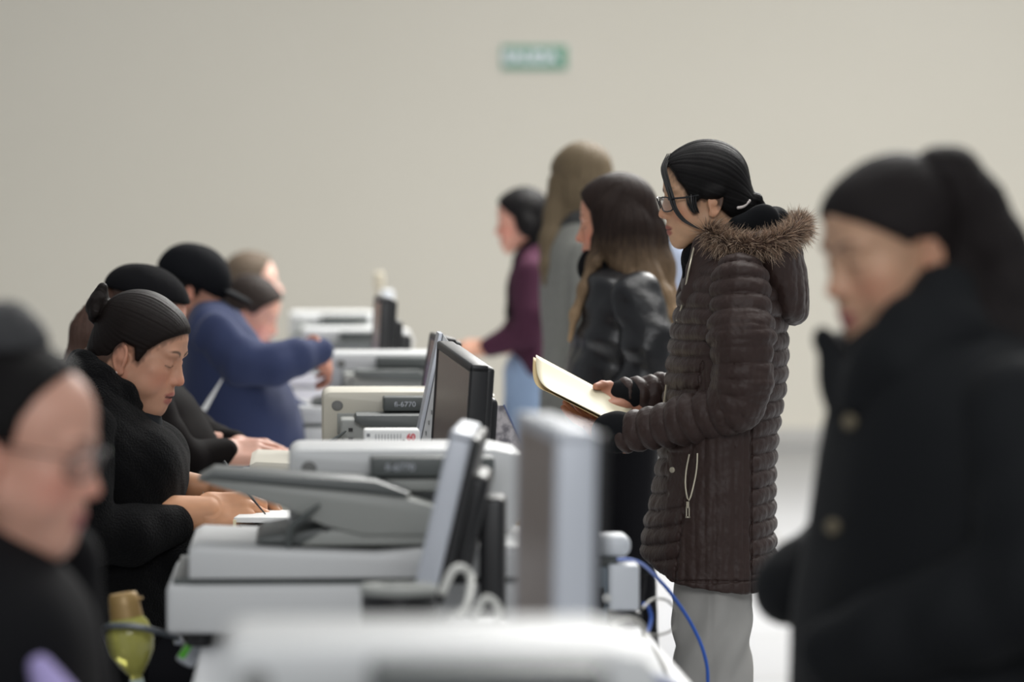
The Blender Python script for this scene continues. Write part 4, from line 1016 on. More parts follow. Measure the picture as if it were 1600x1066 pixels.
for i, a in enumerate(arms2): P2.cloth('sleeve', arm_field([a], .0045), fleece, .005, 15, 20 + i, rel=1)
legs2 = seated_legs(P2, S2, 190, trousers_k, 1, .085)
P2.under(secs(S2, [(600, 120, 190, .08), (660, 100, 225, .17), (850, 105, 260, .18), (1080, 100, 280, .18)]), arms2, legs2)
V, Q, C = hand_piece(.0016, curls=[(.62, .75, .35), (.75, .8, .4), (.85, .85, .5), (.95, .9, .5)], spread=.02, thumb=((.012, .028, -.010), (.038, .040, -.024), (.062, .036, -.036), (.084, .022, -.046)), side=1, tone=(206, 152, 116), wrist=.075, fat=1.12)
P2.skin(place(V, wp(S2, 322, 796, -.10), (.94, .20, .02), (.10, -.78, .62), 1.02), Q, C)
V, Q, C = hand_piece(.002, curls=[(.4, .5, .4)] * 4, side=-1, tone=(186, 138, 104), wrist=.07, fat=1.05)
P2.skin(place(V, wp(S2, 330, 772, .06), (.90, -.10, -.15), (.1, .45, .88), 1.0), Q, C)
P2.finish()
br = MB()
for q in (-.006, .006):
    c = wp(S2, 318, 772, .065) - P2.o; P = [Vector(c + np.array((q + .010 * math.cos(a) * (1 if q > 0 else -1), .033 * math.cos(a), .029 * math.sin(a)))) for a in np.linspace(0, 2 * PI, 20)[:-1]]
    br.tube(P, .0016, closed=True, smooth=2)
br.build('bracelet', mat('silver_bangle', (215, 215, 210), .25, metal=.8), P2.root)

# ================================================================== generic helpers for the people further out of focus
def torso_piece(p, name, L, m, h=.006, amp=.006, seed=1, dy0=0, extra=None, pad=.05, sc_=11):
    T = secs(p.S, L, dy0); A = np.array(T)
    lo = (np.min(A[:, 1] - A[:, 3]) - pad, np.min(A[:, 2] - A[:, 4]) - pad, np.min(A[:, 0]) - .02); hi = (np.max(A[:, 1] + A[:, 3]) + pad, np.max(A[:, 2] + A[:, 4]) + pad, np.max(A[:, 0]) + pad)
    g = Field(lo, hi, h); g.loft(T, cap_r=.03)
    if extra: extra(g)
    p.cloth(name, g, m, amp, sc_, seed, rel=1); return T
def sleeves(p, arms, m, h=.006, amp=.005, name='sleeve'):
    for i, a in enumerate(arms): p.cloth(name, arm_field([a], h), m, amp, 14, 30 + i)
def hand(p, px, py, dy, fwd, up, side=1, s=1.0, h=.0028, tone=(200, 150, 125), **k):
    V, Q, C = hand_piece(h, side=side, tone=tone, **k); p.skin(place(V, wp(p.S, px, py, dy), fwd, up, s), Q, C)
def hair_mass(p, name, H, chains, m, h=.0035, seed=0, tip=None, flat=1.0, streak=.0015):
    """long hanging hair: chains in pixels (px, py, dy, r); strands run downwards"""
    pts = [(wp(p.S, q[0], q[1], q[2]), q[3]) for c in chains for q in c]; A = np.array([a for a, r in pts]); R = max(r for a, r in pts) * 1.4
    g = Field(A.min(0) - R, A.max(0) + R, h)
    for c in chains: g.chain([wp(p.S, *q[:3]) for q in c], [q[3] for q in c], k=.015, kin=.02, flat=flat)
    V, Q = g.mesh(); V = relax(V, Q, 1); N = vnormals(V, Q)
    c = A.mean(0); u = np.arctan2(V[:, 1] - c[1], V[:, 0] - c[0]); V = V + N * (streak * rib_noise(u, seed))[:, None]
    z1, z0 = A[:, 2].max(), A[:, 2].min(); t = (z1 - V[:, 2]) / (z1 - z0)
    return p.add(name, V, Q, m, uv=np.stack([u * 3, t * 3, t if tip is None else np.clip(tip(V), 0, 1)], 1))

# ================================================================== P3: nearest seated person, lower left, glasses
S3 = 1330
P3 = Person(S3, -40, 'blurred seated person with glasses in the near left corner')
H3 = dict(o=W(18, 706, S3), yaw=-8, pitch=13, roll=0, s=1.0)
P3.head(.0028, H3, neck=((-.035, 0, -.03), (-.075, 0, -.13)), neck_r=.056, lid=.5, tone=(206, 158, 138), lip=(165, 95, 95), fat=.004)
P3.hair(.003, black_hair, [(.050, .108), (.075, .17), (-.14, .16), (-.14, -.04), (-.085, -.068), (-.045, -.045), (-.02, .0), (.008, .018), (.016, .016), (.018, .044), (.030, .075)], grow=.010, focus=(-.10, 0, .07), seed=8)
hair_mass(P3, 'hair_bun', H3, [[(28, 545, 0, .036), (8, 530, 0, .040), (-28, 548, 0, .034)]], hair_mat('greying_hair', (26, 26, 28), (74, 74, 76), .5), seed=3)
glasses(P3, H3, mat('thin_glasses', (70, 62, 60), .3), r=.0013)
jk3 = mat('charcoal_jacket', (25, 25, 27), .85, noise=.12, nscale=10, bump=.2, bscale=200)
T3 = torso_piece(P3, 'jacket', [(812, -110, 10, .07), (845, -150, 52, .12), (900, -190, 108, .17), (960, -215, 140, .20), (1066, -230, 150, .21), (1250, -240, 150, .20), (1560, -240, 150, .20)], jk3, h=.007)
sh3 = mat('lavender_shirt', (176, 164, 214), .8)
g = Field(wp(S3, 40, 1120, -.26), wp(S3, 180, 980, -.10), .005); g.chain([wp(S3, 88, 1018, -.17), wp(S3, 122, 1085, -.17)], [.014, .03], k=.01); P3.cloth('shirt', g, sh3, .002)
arms3 = [limb(S3, [(-90, 900, -.17, .062), (-110, 1080, -.24, .06), (-60, 1180, -.24, .055), (80, 1190, -.16, .045)]), limb(S3, [(50, 905, .17, .062), (55, 985, .22, .05), (70, 1080, .22, .05), (120, 1190, .18, .042)])]
sleeves(P3, arms3, jk3, .007)
lg = seated_legs(P3, S3, -40, trousers_k, 1, .085)
P3.under(T3[2:], arms3, lg, tone=(206, 158, 138)); hand(P3, 95, 1190, -.15, (1, .1, -.1), (0, 0, 1), tone=(206, 158, 138)); hand(P3, 140, 1192, .17, (1, -.1, -.1), (0, 0, 1), side=-1, tone=(206, 158, 138)); P3.finish()

# ================================================================== P4: behind P2, black knit cap, reddish brown hair
S4 = 660
P4 = Person(S4, 170, 'seated person in a dark coat and black headwear, mostly hidden behind the bun')
H4 = dict(o=W(222, 506, S4), yaw=-5, pitch=22, s=.98)
P4.head(.004, H4, neck=((-.035, 0, -.03), (-.08, 0, -.12)), lid=.6, tone=(196, 146, 128))
P4.hair(.0035, hair_mat('reddish_hair', (40, 26, 20), (92, 62, 48), .5), [(.075, .088), (.105, .15), (-.14, .16), (-.14, -.09), (-.03, -.09), (-.01, .0), (.03, .0), (.04, .04)], grow=.010, seed=3)
hair_mass(P4, 'hair_length', H4, [[(175, 480, 0, .055), (148, 520, 0, .055), (132, 565, 0, .045), (128, 610, 0, .03)]], hair_mat('reddish_hair_tail', (50, 32, 25), (98, 66, 50), .5), seed=4)
g = Field(xf(H4, np.array([(0, 0, .05)]))[0] - .16, xf(H4, np.array([(0, 0, .05)]))[0] + .16, .004)
g.ell(xf(H4, np.array([(-.012, 0, .062)]))[0], (.108, .092, .078), rot=rotm(0, 22, 0)); cc = xf(H4, np.array([(0, 0, .070)]))[0]; nn = xf(H4, np.array([(-.15, 0, 1.)]))[0] - np.array(H4['o']); nn /= np.linalg.norm(nn)
g.op(lambda x, y, z: -((x - cc[0]) * nn[0] + (y - cc[1]) * nn[1] + (z - cc[2]) * nn[2]), g.lo, g.lo + g.h * g.n, .01, 'and')
P4.cloth('knit_cap', g, mat('black_knit', (22, 22, 24), .95, bump=.6, bscale=160), .001, 30)
jk4 = mat('black_brown_coat', (17, 14, 14), .85, noise=.15, nscale=14, bump=.3, bscale=60)
g = Field(wp(S4, 70, 640, -.2), wp(S4, 200, 540, .25), .007); g.chain([wp(S4, 160, 585, 0), wp(S4, 105, 590, 0), wp(S4, 90, 620, 0)], [.05, .04, .03], k=.02); P4.cloth('scarf', g, mat('taupe_scarf', (104, 94, 84), .9), .004, 20)
T4 = torso_piece(P4, 'coat', [(575, 120, 235, .13), (610, 105, 290, .18), (650, 100, 318, .20), (700, 100, 345, .2), (760, 100, 340, .2), (1000, 100, 320, .2)], jk4)
arms4 = [limb(S4, [(235, 620, -.15, .06), (270, 690, -.20, .056), (295, 712, -.18, .05), (352, 704, -.10, .036)]), limb(S4, [(235, 620, .15, .06), (290, 690, .2, .055), (325, 705, .16, .05), (360, 700, .08, .036)])]
sleeves(P4, arms4, jk4)
lg = seated_legs(P4, S4, 150, trousers_k); P4.under(T4, arms4, lg); hand(P4, 350, 704, -.09, (1, .1, .02), (0, -.6, .8), tone=(205, 158, 140)); hand(P4, 358, 698, .08, (1, -.1, -.05), (0, .3, 1), side=-1, tone=(205, 158, 140)); P4.finish()

# ================================================================== P5: navy sweatshirt and black cap, arm stretched over the table
S5 = 560
P5 = Person(S5, 350, 'seated person in a navy sweatshirt and black cap, reaching an arm across')
H5 = dict(o=W(296, 458, S5), yaw=8, pitch=22, s=1.0)
P5.head(.004, H5, neck=((-.035, 0, -.03), (-.06, 0, -.12)), tone=(190, 140, 118), lid=.5)
P5.hair(.004, black_hair, [(.03, .06), (.03, .12), (-.13, .13), (-.13, -.03), (-.06, -.06), (-.03, -.03), (-.01, .0), (.02, .0)], grow=.007)
g = Field(xf(H5, np.array([(0, 0, .05)]))[0] - .20, xf(H5, np.array([(0, 0, .05)]))[0] + .20, .004)
g.ell(xf(H5, np.array([(-.006, 0, .048)]))[0], (.108, .090, .092), rot=rotm(0, 22, 0)); cc5 = xf(H5, np.array([(0, 0, .022)]))[0]; nn5 = xf(H5, np.array([(.10, 0, 1.)]))[0] - np.array(H5['o']); nn5 /= np.linalg.norm(nn5)
g.op(lambda x, y, z: -((x - cc5[0]) * nn5[0] + (y - cc5[1]) * nn5[1] + (z - cc5[2]) * nn5[2]), g.lo, g.lo + g.h * g.n, .008, 'and')
capm = mat('black_cap', (20, 21, 24), .85)
capo = P5.cloth('cap', g, capm, .001, 30)
g = Field(xf(H5, np.array([(.1, 0, .05)]))[0] - .14, xf(H5, np.array([(.1, 0, .05)]))[0] + .14, .003)
g.ell(xf(H5, np.array([(.115, 0, .042)]))[0], (.060, .070, .009), rot=rotm(0, 26, 0)); P5.cloth('cap_brim', g, capm, 0, parent=P5.root)
navy = mat('navy_fleece', (50, 58, 88), .9, noise=.12, nscale=12, bump=.3, bscale=150, sheen=.1, spec=.2)
T5 = torso_piece(P5, 'sweatshirt', [(470, 300, 350, .09), (490, 290, 372, .15), (520, 284, 400, .20), (570, 282, 432, .21), (620, 284, 458, .21), (680, 290, 478, .20), (730, 290, 480, .2), (900, 290, 480, .2)], navy, amp=.009, h=.007)
arms5 = [limb(S5, [(345, 522, -.17, .068), (385, 560, -.20, .066), (432, 566, -.20, .058), (470, 555, -.16, .048), (500, 546, -.10, .038)]), limb(S5, [(345, 520, .17, .065), (380, 590, .2, .06), (430, 640, .2, .055), (470, 655, .14, .042)])]
sleeves(P5, arms5, navy, amp=.009); lg = seated_legs(P5, S5, 330, trousers_k); P5.under(T5, arms5, lg, tone=(190, 140, 118))
hand(P5, 497, 546, -.10, (.40, .65, -.65), (.75, -.4, .5), tone=(176, 122, 102), wrist=.03, s=.9, curls=[(.5, .6, .4)] * 4); hand(P5, 475, 655, .13, (1, 0, -.2), (0, 0, 1), side=-1); P5.finish()

# ================================================================== P6, P7: further clerks
S6 = 470
P6 = Person(S6, 400, 'seated person in lavender sweater with dark hair, behind the navy sweatshirt')
H6 = dict(o=W(388, 490, S6), yaw=-5, pitch=24, s=1.0)
P6.head(.0045, H6, neck=((-.035, 0, -.03), (-.08, 0, -.12)), tone=(196, 150, 132), lid=.5)
P6.hair(.004, hair_mat('brown_hair_far', (26, 21, 19), (60, 50, 45), .6, spec=.15), [(.08, .085), (.105, .15), (-.14, .16), (-.14, -.05), (-.085, -.075), (-.04, -.06), (-.02, .0), (.03, .012), (.045, .04)], grow=.011, extra=lambda g: g.ell((-.115, 0, -.01), (.03, .035, .035), k=.01))
lav = mat('lavender_knit', (150, 134, 196), .9, bump=.3, bscale=120)
T6 = torso_piece(P6, 'sweater', [(530, 345, 405, .11), (560, 335, 430, .19), (620, 332, 445, .2), (700, 335, 450, .2), (850, 335, 450, .2)], lav, h=.008)
arms6 = [limb(S6, [(375, 560, -.16, .056), (385, 640, -.21, .052), (420, 665, -.20, .048), (478, 668, -.14, .036)]), limb(S6, [(375, 560, .16, .056), (400, 640, .2, .05), (430, 660, .18, .046), (470, 662, .1, .034)])]
sleeves(P6, arms6, lav, .007); lg = seated_legs(P6, S6, 380, trousers_k, h=.012); P6.under(T6, arms6, lg); hand(P6, 480, 668, -.13, (1, .1, 0), (0, -.4, .9)); hand(P6, 472, 662, .09, (1, 0, 0), (0, .2, 1), side=-1); P6.finish()
S7 = 410
P7 = Person(S7, 395, 'farthest seated person with light brown hair and raised face, against the wall')
H7 = dict(o=W(392, 449, S7), yaw=8, pitch=-4, s=1.05)
P7.head(.0045, H7, neck=((-.035, 0, -.03), (-.05, 0, -.13)), tone=(214, 172, 156), lid=.2)
P7.hair(.004, hair_mat('light_brown_hair', (70, 60, 50), (110, 96, 82), .6, spec=.15), [(.075, .09), (.105, .15), (-.14, .16), (-.14, -.09), (-.04, -.09), (-.01, .0), (.02, .0), (.045, .05)], grow=.012, extra=lambda g: g.chain([(-.07, 0, .0), (-.09, 0, -.06), (-.08, 0, -.12)], [.07, .06, .04], k=.03))
gr7 = mat('grey_cardigan', (92, 92, 98), .9)
T7 = torso_piece(P7, 'cardigan', [(500, 355, 410, .12), (530, 345, 425, .19), (600, 345, 435, .2), (800, 345, 435, .2)], gr7, h=.009)
arms7 = [limb(S7, [(382, 525, -.16, .055), (395, 590, -.2, .05), (450, 600, -.12, .036)]), limb(S7, [(382, 525, .16, .055), (395, 590, .2, .05), (450, 600, .12, .036)])]
sleeves(P7, arms7, gr7, .009); lg = seated_legs(P7, S7, 375, trousers_k, h=.012); P7.under(T7, arms7, lg); hand(P7, 452, 600, -.11, (1, .1, 0), (0, -.2, 1)); hand(P7, 452, 600, .11, (1, 0, 0), (0, .2, 1), side=-1); P7.finish()

# ================================================================== P8: plum hoodie, standing far left of the customers
S8 = 430
P8 = Person(S8, 825, 'standing person in a plum hoodie and light blue jeans, black hair')
H8 = dict(o=W(819, 347, S8), yaw=178, pitch=10, s=.98)
P8.head(.004, H8, neck=((-.035, 0, -.03), (-.05, 0, -.13)), tone=(206, 152, 132), lid=.4)
P8.hair(.004, black_hair, [(.080, .078), (.105, .15), (-.14, .16), (-.14, -.09), (-.02, -.09), (.0, .0), (.028, -.04), (.034, .02), (.06, .05)], grow=.010, extra=lambda g: [g.ell((-.008, s_ * .074, -.012), (.034, .022, .050), k=.012) for s_ in (-1, 1)])
hair_mass(P8, 'hair_length', H8, [[(838, 340, 0, .060), (838, 375, 0, .055), (822, 410, -.03, .045), (806, 450, -.07, .030), (798, 490, -.09, .02)]], black_hair, seed=4)
plum = mat('plum_sweatshirt', (68, 40, 55), .85, noise=.1, nscale=12)
T8 = torso_piece(P8, 'hoodie', [(388, 812, 842, .09), (405, 805, 856, .16), (440, 794, 864, .20), (500, 794, 864, .19), (550, 798, 862, .18), (590, 801, 862, .17)], plum, h=.007, extra=lambda g: g.ell(wp(S8, 845, 398, 0), (.06, .10, .05), k=.03))
arms8 = [limb(S8, [(832, 425, -.165, .058), (830, 490, -.20, .056), (822, 520, -.2, .052), (765, 540, -.12, .038)]), limb(S8, [(830, 425, .165, .058), (818, 490, .2, .055), (808, 520, .2, .05), (768, 540, .12, .036)])]
sleeves(P8, arms8, plum)
lg = standing_legs(P8, S8, 830, 585, jeans_b, w=.095); P8.under(T8, arms8, lg); hand(P8, 764, 541, -.11, (-1, .1, -.05), (0, -.5, .85), side=-1); hand(P8, 768, 541, .11, (-1, -.1, 0), (0, .4, .9)); P8.finish()

# ================================================================== P9: long grey coat, blonde hair, turned away
S9 = 500
P9 = Person(S9, 900, 'tall standing person in a grey wool coat with long dark blonde hair, facing away')
H9 = dict(o=W(910, 290, S9), yaw=128, pitch=8, s=1.02)
P9.head(.0045, H9, neck=((-.035, 0, -.03), (-.05, 0, -.13)), tone=(206, 160, 140))
blonde = hair_mat('dark_blonde_hair', (74, 64, 52), (126, 110, 86), .6, spec=.15)
P9.hair(.004, blonde, [(.078, .07), (.105, .15), (-.14, .16), (-.14, -.1), (.01, -.1), (.02, .0), (.05, .04)], grow=.014, focus=(0, 0, .13))
hair_mass(P9, 'hair_length', H9, [[(912, 270, -.01, .085), (912, 305, -.02, .078), (905, 335, -.03, .06)], [(885, 290, 0, .06), (874, 335, -.02, .046), (862, 375, -.06, .036), (856, 415, -.09, .026), (852, 440, -.09, .014)]], blonde, seed=6)
wool = mat('grey_wool', (122, 122, 117), .95, noise=.22, nscale=70, bump=.4, bscale=200)
T9 = torso_piece(P9, 'coat', [(335, 880, 925, .09), (360, 862, 945, .15), (395, 850, 958, .21), (450, 845, 962, .21), (530, 846, 958, .20), (620, 843, 962, .20), (720, 838, 968, .21), (780, 836, 970, .21)], wool, h=.007)
g = Field(wp(S9, 850, 400, -.16), wp(S9, 960, 310, .16), .006); g.chain([wp(S9, 880, 362, -.05), wp(S9, 905, 350, -.075), wp(S9, 930, 355, -.04)], [.03, .04, .035], k=.02); P9.cloth('collar', g, mat('dark_grey_collar', (62, 62, 62), .95), .003)
arms9 = [limb(S9, [(915, 400, -.19, .062), (920, 480, -.23, .058), (915, 550, -.22, .054), (893, 600, -.18, .044)]), limb(S9, [(895, 400, .19, .062), (885, 480, .23, .058), (880, 550, .2, .05), (878, 600, .16, .042)])]
sleeves(P9, arms9, wool); lg = standing_legs(P9, S9, 902, 740, trousers_k, w=.085); P9.under(T9, arms9, lg); hand(P9, 890, 605, -.17, (-.3, .5, -.9), (0, -.8, -.3), side=-1, s=.8); hand(P9, 880, 605, .15, (-.2, -.5, -.9), (0, .8, -.3), s=.8); P9.finish()

# ================================================================== P10: black leather jacket, long ombre hair
S10 = 620
P10 = Person(S10, 975, 'standing person in a black leather jacket with long brown hair fading to blonde')
H10 = dict(o=W(966, 351, S10), yaw=172, pitch=8, s=.98)
P10.head(.003, H10, neck=((-.035, 0, -.03), (-.05, 0, -.13)), tone=(204, 148, 122), lid=.5)
z0 = pz(420, S10)
omb = hair_mat('ombre_hair', (20, 15, 14), (50, 37, 32), .55, spec=.14, tip=(172, 144, 112))
P10.hair(.003, omb, [(.080, .078), (.105, .15), (-.14, .16), (-.14, -.1), (.02, -.1), (.036, -.06), (.048, -.01), (.055, .03), (.068, .055)], grow=.013, focus=(0, 0, .14), seed=3, tipf=lambda V: np.zeros(len(V)))
tipz = lambda V: np.clip((pz(350, S10) - V[:, 2]) / .34, 0, 1)
hair_mass(P10, 'hair_length', H10, [[(965, 320, -.02, .070), (975, 360, -.045, .068), (985, 400, -.06, .060), (1005, 435, -.09, .042), (1030, 465, -.11, .030), (1046, 492, -.12, .016), (1054, 508, -.12, .006)],
   [(950, 330, -.055, .045), (958, 380, -.07, .040), (972, 415, -.10, .026), (990, 440, -.13, .014), (1000, 462, -.15, .006)],
   [(990, 320, 0, .06), (1005, 370, 0, .06), (1022, 420, -.02, .05), (1038, 465, -.04, .030), (1050, 500, -.05, .010)], [(965, 340, .05, .06), (985, 400, .06, .05), (1010, 440, .05, .04)],
   [(932, 375, -.062, .016), (928, 410, -.085, .016), (912, 450, -.10, .014), (898, 490, -.10, .010), (890, 530, -.10, .005)]], omb, seed=5, tip=tipz, streak=.0018)
lea = mat('black_leather', (22, 22, 25), .34, noise=.1, nscale=20, bump=.4, bscale=60, spec=.5, bdist=.004)
knit = mat('black_knit_collar', (20, 20, 22), .95)
g = Field(wp(S10, 890, 450, -.13), wp(S10, 1010, 370, .13), .005); g.chain([wp(S10, 945, 412, -.05), wp(S10, 932, 418, 0), wp(S10, 945, 412, .05)], [.04, .042, .04], k=.02, kin=.03); g.cap(wp(S10, 950, 400, 0), wp(S10, 965, 440, 0), .055, .075, k=.02); P10.cloth('turtleneck', g, knit, .002)
def wrinkle(V, N):
    u = V[:, 0] * 60 + 2.5 * np.sin(V[:, 2] * 22) + V[:, 1] * 20; return V + N * (.0028 * np.sin(u * .5 + V[:, 2] * 45) + .0018 * np.sin(V[:, 2] * 90 + V[:, 0] * 30))[:, None]
L10 = [(412, 925, 985, .10), (430, 912, 1015, .17), (460, 905, 1038, .21), (510, 893, 1046, .215), (560, 884, 1042, .205), (610, 880, 1034, .20), (660, 884, 1030, .20), (690, 890, 1030, .20)]
T10 = secs(S10, L10); A = np.array(T10); g = Field((A[:, 1].min() - .2, F / S10 - .28, A[:, 0].min() - .03), (A[:, 1].max() + .2, F / S10 + .28, A[:, 0].max() + .05), .005); g.loft(T10, cap_r=.03); P10.cloth('leather_jacket', g, lea, .006, 12, 3, post=wrinkle)
arms10 = [limb(S10, [(990, 462, -.19, .066), (1008, 530, -.235, .064), (1000, 590, -.235, .060), (965, 622, -.20, .052), (935, 640, -.15, .044)]), limb(S10, [(960, 462, .18, .062), (955, 530, .23, .06), (945, 590, .22, .055), (920, 636, .14, .042)])]
for i, a in enumerate(arms10): P10.cloth('sleeve', arm_field([a], .005), lea, .006, 14, 7 + i, post=wrinkle)
T10b = torso_piece(P10, 'skirt', [(670, 895, 1030, .19), (740, 908, 1028, .19), (840, 918, 1026, .19), (900, 920, 1026, .19)], trousers_k, h=.008)
lg = standing_legs(P10, S10, 972, 820, trousers_k, w=.08); P10.under(T10, arms10, lg); hand(P10, 938, 642, -.14, (-.6, .8, -.4), (0, -.5, .8), side=-1, wrist=.02, s=.8); hand(P10, 925, 640, .12, (-.4, -.8, -.4), (0, .4, .9), wrist=.02, s=.8); P10.finish()

# ================================================================== P12: pale blue jacket far behind, almost hidden
S12 = 330
P12 = Person(S12, 1085, 'distant person in a pale blue jacket, seen between leather jacket and brown coat')
H12 = dict(o=W(1092, 322, S12), yaw=185, pitch=5, s=.95)
P12.head(.006, H12, tone=(200, 150, 130)); P12.hair(.005, black_hair, [(.075, .08), (.105, .15), (-.14, .16), (-.14, -.1), (-.02, -.1), (.0, .0), (.03, .0)], grow=.012)
pb = mat('pale_blue_jacket', (176, 186, 206), .8)
T12 = torso_piece(P12, 'jacket', [(358, 1060, 1115, .12), (380, 1046, 1130, .2), (420, 1040, 1134, .21), (520, 1042, 1130, .2), (570, 1042, 1130, .2)], pb, h=.01)
arms12 = [limb(S12, [(1085, 395, -.18, .06), (1085, 450, -.22, .055), (1060, 490, -.2, .05)]), limb(S12, [(1085, 395, .18, .06), (1085, 450, .22, .055), (1060, 490, .2, .05)])]
sleeves(P12, arms12, pb, .009); lg = standing_legs(P12, S12, 1088, 560, trousers_k, h=.012); P12.under(T12, arms12, lg); hand(P12, 1058, 492, -.19, (-1, .2, -.1), (0, -.5, .8), side=-1, h=.004); hand(P12, 1058, 492, .19, (-1, 0, 0), (0, .4, .9), h=.004); P12.finish()

# ================================================================== P11: nearest standing person, right edge, ponytail
S11 = 1260
P11 = Person(S11, 1440, 'blurred person with a high ponytail and black high-collared coat at the right edge')
H11 = dict(o=W(1406, 396, S11), yaw=203, pitch=15, s=.97)
P11.head(.0028, H11, neck=((-.035, 0, -.03), (-.06, 0, -.13)), neck_r=.055, tone=(196, 156, 128), lid=.45, lip=(170, 100, 98), fat=.005)
dkb = hair_mat('dark_ponytail_hair', (14, 11, 11), (36, 29, 29), .55, spec=.2)
P11.hair(.003, dkb, [(.084, .070), (.105, .15), (-.14, .16), (-.14, -.04), (-.09, -.062), (-.045, -.050), (-.024, .0), (.0, .022), (.02, .018), (.034, .03), (.062, .052)], grow=.007, focus=(-.09, 0, .09), seed=9)
hair_mass(P11, 'ponytail', H11, [[(1440, 290, .0, .030), (1462, 268, .0, .026), (1490, 272, .0, .030), (1520, 320, -.01, .036), (1548, 385, -.02, .040), (1580, 455, -.03, .040), (1606, 530, -.05, .036), (1610, 600, -.06, .028), (1600, 680, -.07, .012)],
   [(1478, 300, 0, .022), (1492, 360, 0, .03), (1505, 430, -.02, .03), (1530, 500, -.05, .03), (1570, 560, -.08, .022)]], dkb, seed=5, streak=.0006)
blk = mat('black_coat_cloth', (17, 19, 22), .8, noise=.1, nscale=8, bump=.3, bscale=60, spec=.25, sheen=.02)
L11 = [(478, 1350, 1520, .085), (510, 1330, 1590, .13), (560, 1308, 1660, .185), (620, 1300, 1700, .22), (700, 1288, 1715, .23), (780, 1276, 1720, .23), (850, 1262, 1720, .23), (930, 1244, 1722, .23), (1066, 1236, 1724, .23), (1250, 1225, 1730, .24), (1400, 1225, 1730, .24)]
T11 = torso_piece(P11, 'coat', L11, blk, h=.007, amp=.006)
def col_chain(pts, r, nm='collar'):
    P, R_ = limb(S11, [(a, b, c, q) for (a, b, c), q in zip(pts, r)]); g = arm_field([(P, R_)], .004); P11.cloth(nm, g, blk, .002, 20)
g = Field(wp(S11, 1255, 640, -.18), wp(S11, 1560, 400, .2), .0045)
g.chain([wp(S11, 1284, 524, -.01), wp(S11, 1318, 590, -.03), wp(S11, 1322, 625, -.05)], [.012, .028, .03], k=.01, kin=.02)
g.chain([wp(S11, 1322, 600, -.06), wp(S11, 1365, 560, -.095), wp(S11, 1410, 510, -.10), wp(S11, 1462, 460, -.07), wp(S11, 1498, 450, 0), wp(S11, 1470, 470, .07), wp(S11, 1400, 520, .09), wp(S11, 1330, 560, .06), wp(S11, 1290, 535, .01)], [.022, .034, .036, .034, .034, .034, .034, .03, .016], k=.02, kin=.02)
g.chain([wp(S11, 1340, 620, -.10), wp(S11, 1400, 570, -.12), wp(S11, 1470, 520, -.10)], [.03, .045, .05], k=.03, kin=.02)
P11.cloth('collar', g, blk, .003, 20)
arms11 = [limb(S11, [(1560, 640, -.20, .075), (1590, 780, -.26, .078), (1580, 880, -.27, .074), (1480, 930, -.24, .066), (1370, 975, -.20, .058), (1290, 1000, -.17, .050)]), limb(S11, [(1480, 640, .2, .07), (1440, 780, .26, .07), (1380, 880, .26, .066), (1270, 935, .2, .05), (1248, 945, .18, .046)])]
sleeves(P11, arms11, blk, .006)
btn = mat('dull_brass', (120, 110, 90), .5, metal=.3)
for px_, py_ in ((1316, 652), (1290, 812), (1268, 985)):
    MB().lathe([(.009, 0), (.009, .003), (.006, .006)], c=wp(S11, px_, py_, -.115 if py_ < 700 else -.12) - P11.o, n=20, M=Euler((PI / 2, 0, rad(-25))).to_matrix()).build('button', btn, P11.root)
tube_on(P11, [wp(S11, 1326, 590, -.085), wp(S11, 1318, 620, -.09), wp(S11, 1316, 645, -.10)], .003, 'zipper', btn)
lg = standing_legs(P11, S11, 1480, 1350, trousers_k, w=.09); P11.under(T11, arms11, lg, tone=(196, 146, 118)); hand(P11, 1318, 952, .19, (-.8, -.2, -.5), (-.4, .2, .8), tone=(150, 112, 98), h=.003, wrist=.03, curls=[(1.0, 1.1, .6)] * 4, s=.62); hand(P11, 1340, 1000, -.16, (-.8, .4, -.2), (0, -.5, .8), side=-1, tone=(150, 112, 98), h=.003, wrist=.02, curls=[(.9, 1.1, .6)] * 4, s=.6); P11.finish()

# ------------------------------------------------------------------ small things on and around the tables
def box_thing(name, px, py, S, sz, m, label, cat, z=None, rz=3.15, bev=.004, dy=0):
    x, y, z_ = W(px, py, S, dy); t = MB().box((0, 0, sz[2] / 2), sz, bev=bev).build(name, m); t.location = (x, y, z_ if z is None else z); t.rotation_euler = (0, 0, rad(rz)); tag(t, label, cat); return t
white_p = mat('white_paper', (228, 228, 226), .7); cream = mat('cream_paper', (226, 212, 176), .7); clear = mat('smoked_acrylic', (120, 126, 134), .2, spec=.6)
# document tray with papers beside the writing hand
x, y, _ = W(412, 850, 800); tr = empty('document_tray', (x, y, TT), rad(3.15)); tag(tr, 'small stacked tray of white papers in front of the writing hand', 'tray')
MB().box((.02, 0, .006), (.16, .22, .012), bev=.002).build('base', white_p, tr)
for i, (zz, m) in enumerate(((.030, clear), (.062, clear))): MB().box((.02, 0, zz), (.15, .21, .006), bev=.002).box((-.052, 0, zz + .008), (.004, .21, .018)).build('shelf', m, tr)
MB().box((-.056, -.10, .05), (.006, .008, .098)).box((-.056, .10, .05), (.006, .008, .098)).build('post', cream, tr)
for i, (zz, rz_, th) in enumerate(((.020, 2, .012), (.046, -4, .014), (.078, 3, .014), (.098, -6, .010))):
    o = MB().box((0, 0, 0), (.145, .20, th), bev=.001).build('paper_stack', white_p, tr); o.location = (.025, 0, zz); o.rotation_euler = (0, 0, rad(rz_))
pen = MB().tube([(0, 0, 0), (-.05, .03, .055), (-.085, .05, .10)], [.0015, .0035, .0035], n=8, smooth=1).build('pen', black_p); pen.location = W(415, 803, 800, -.02); tag(pen, 'thin dark pen held over the white papers', 'pen')
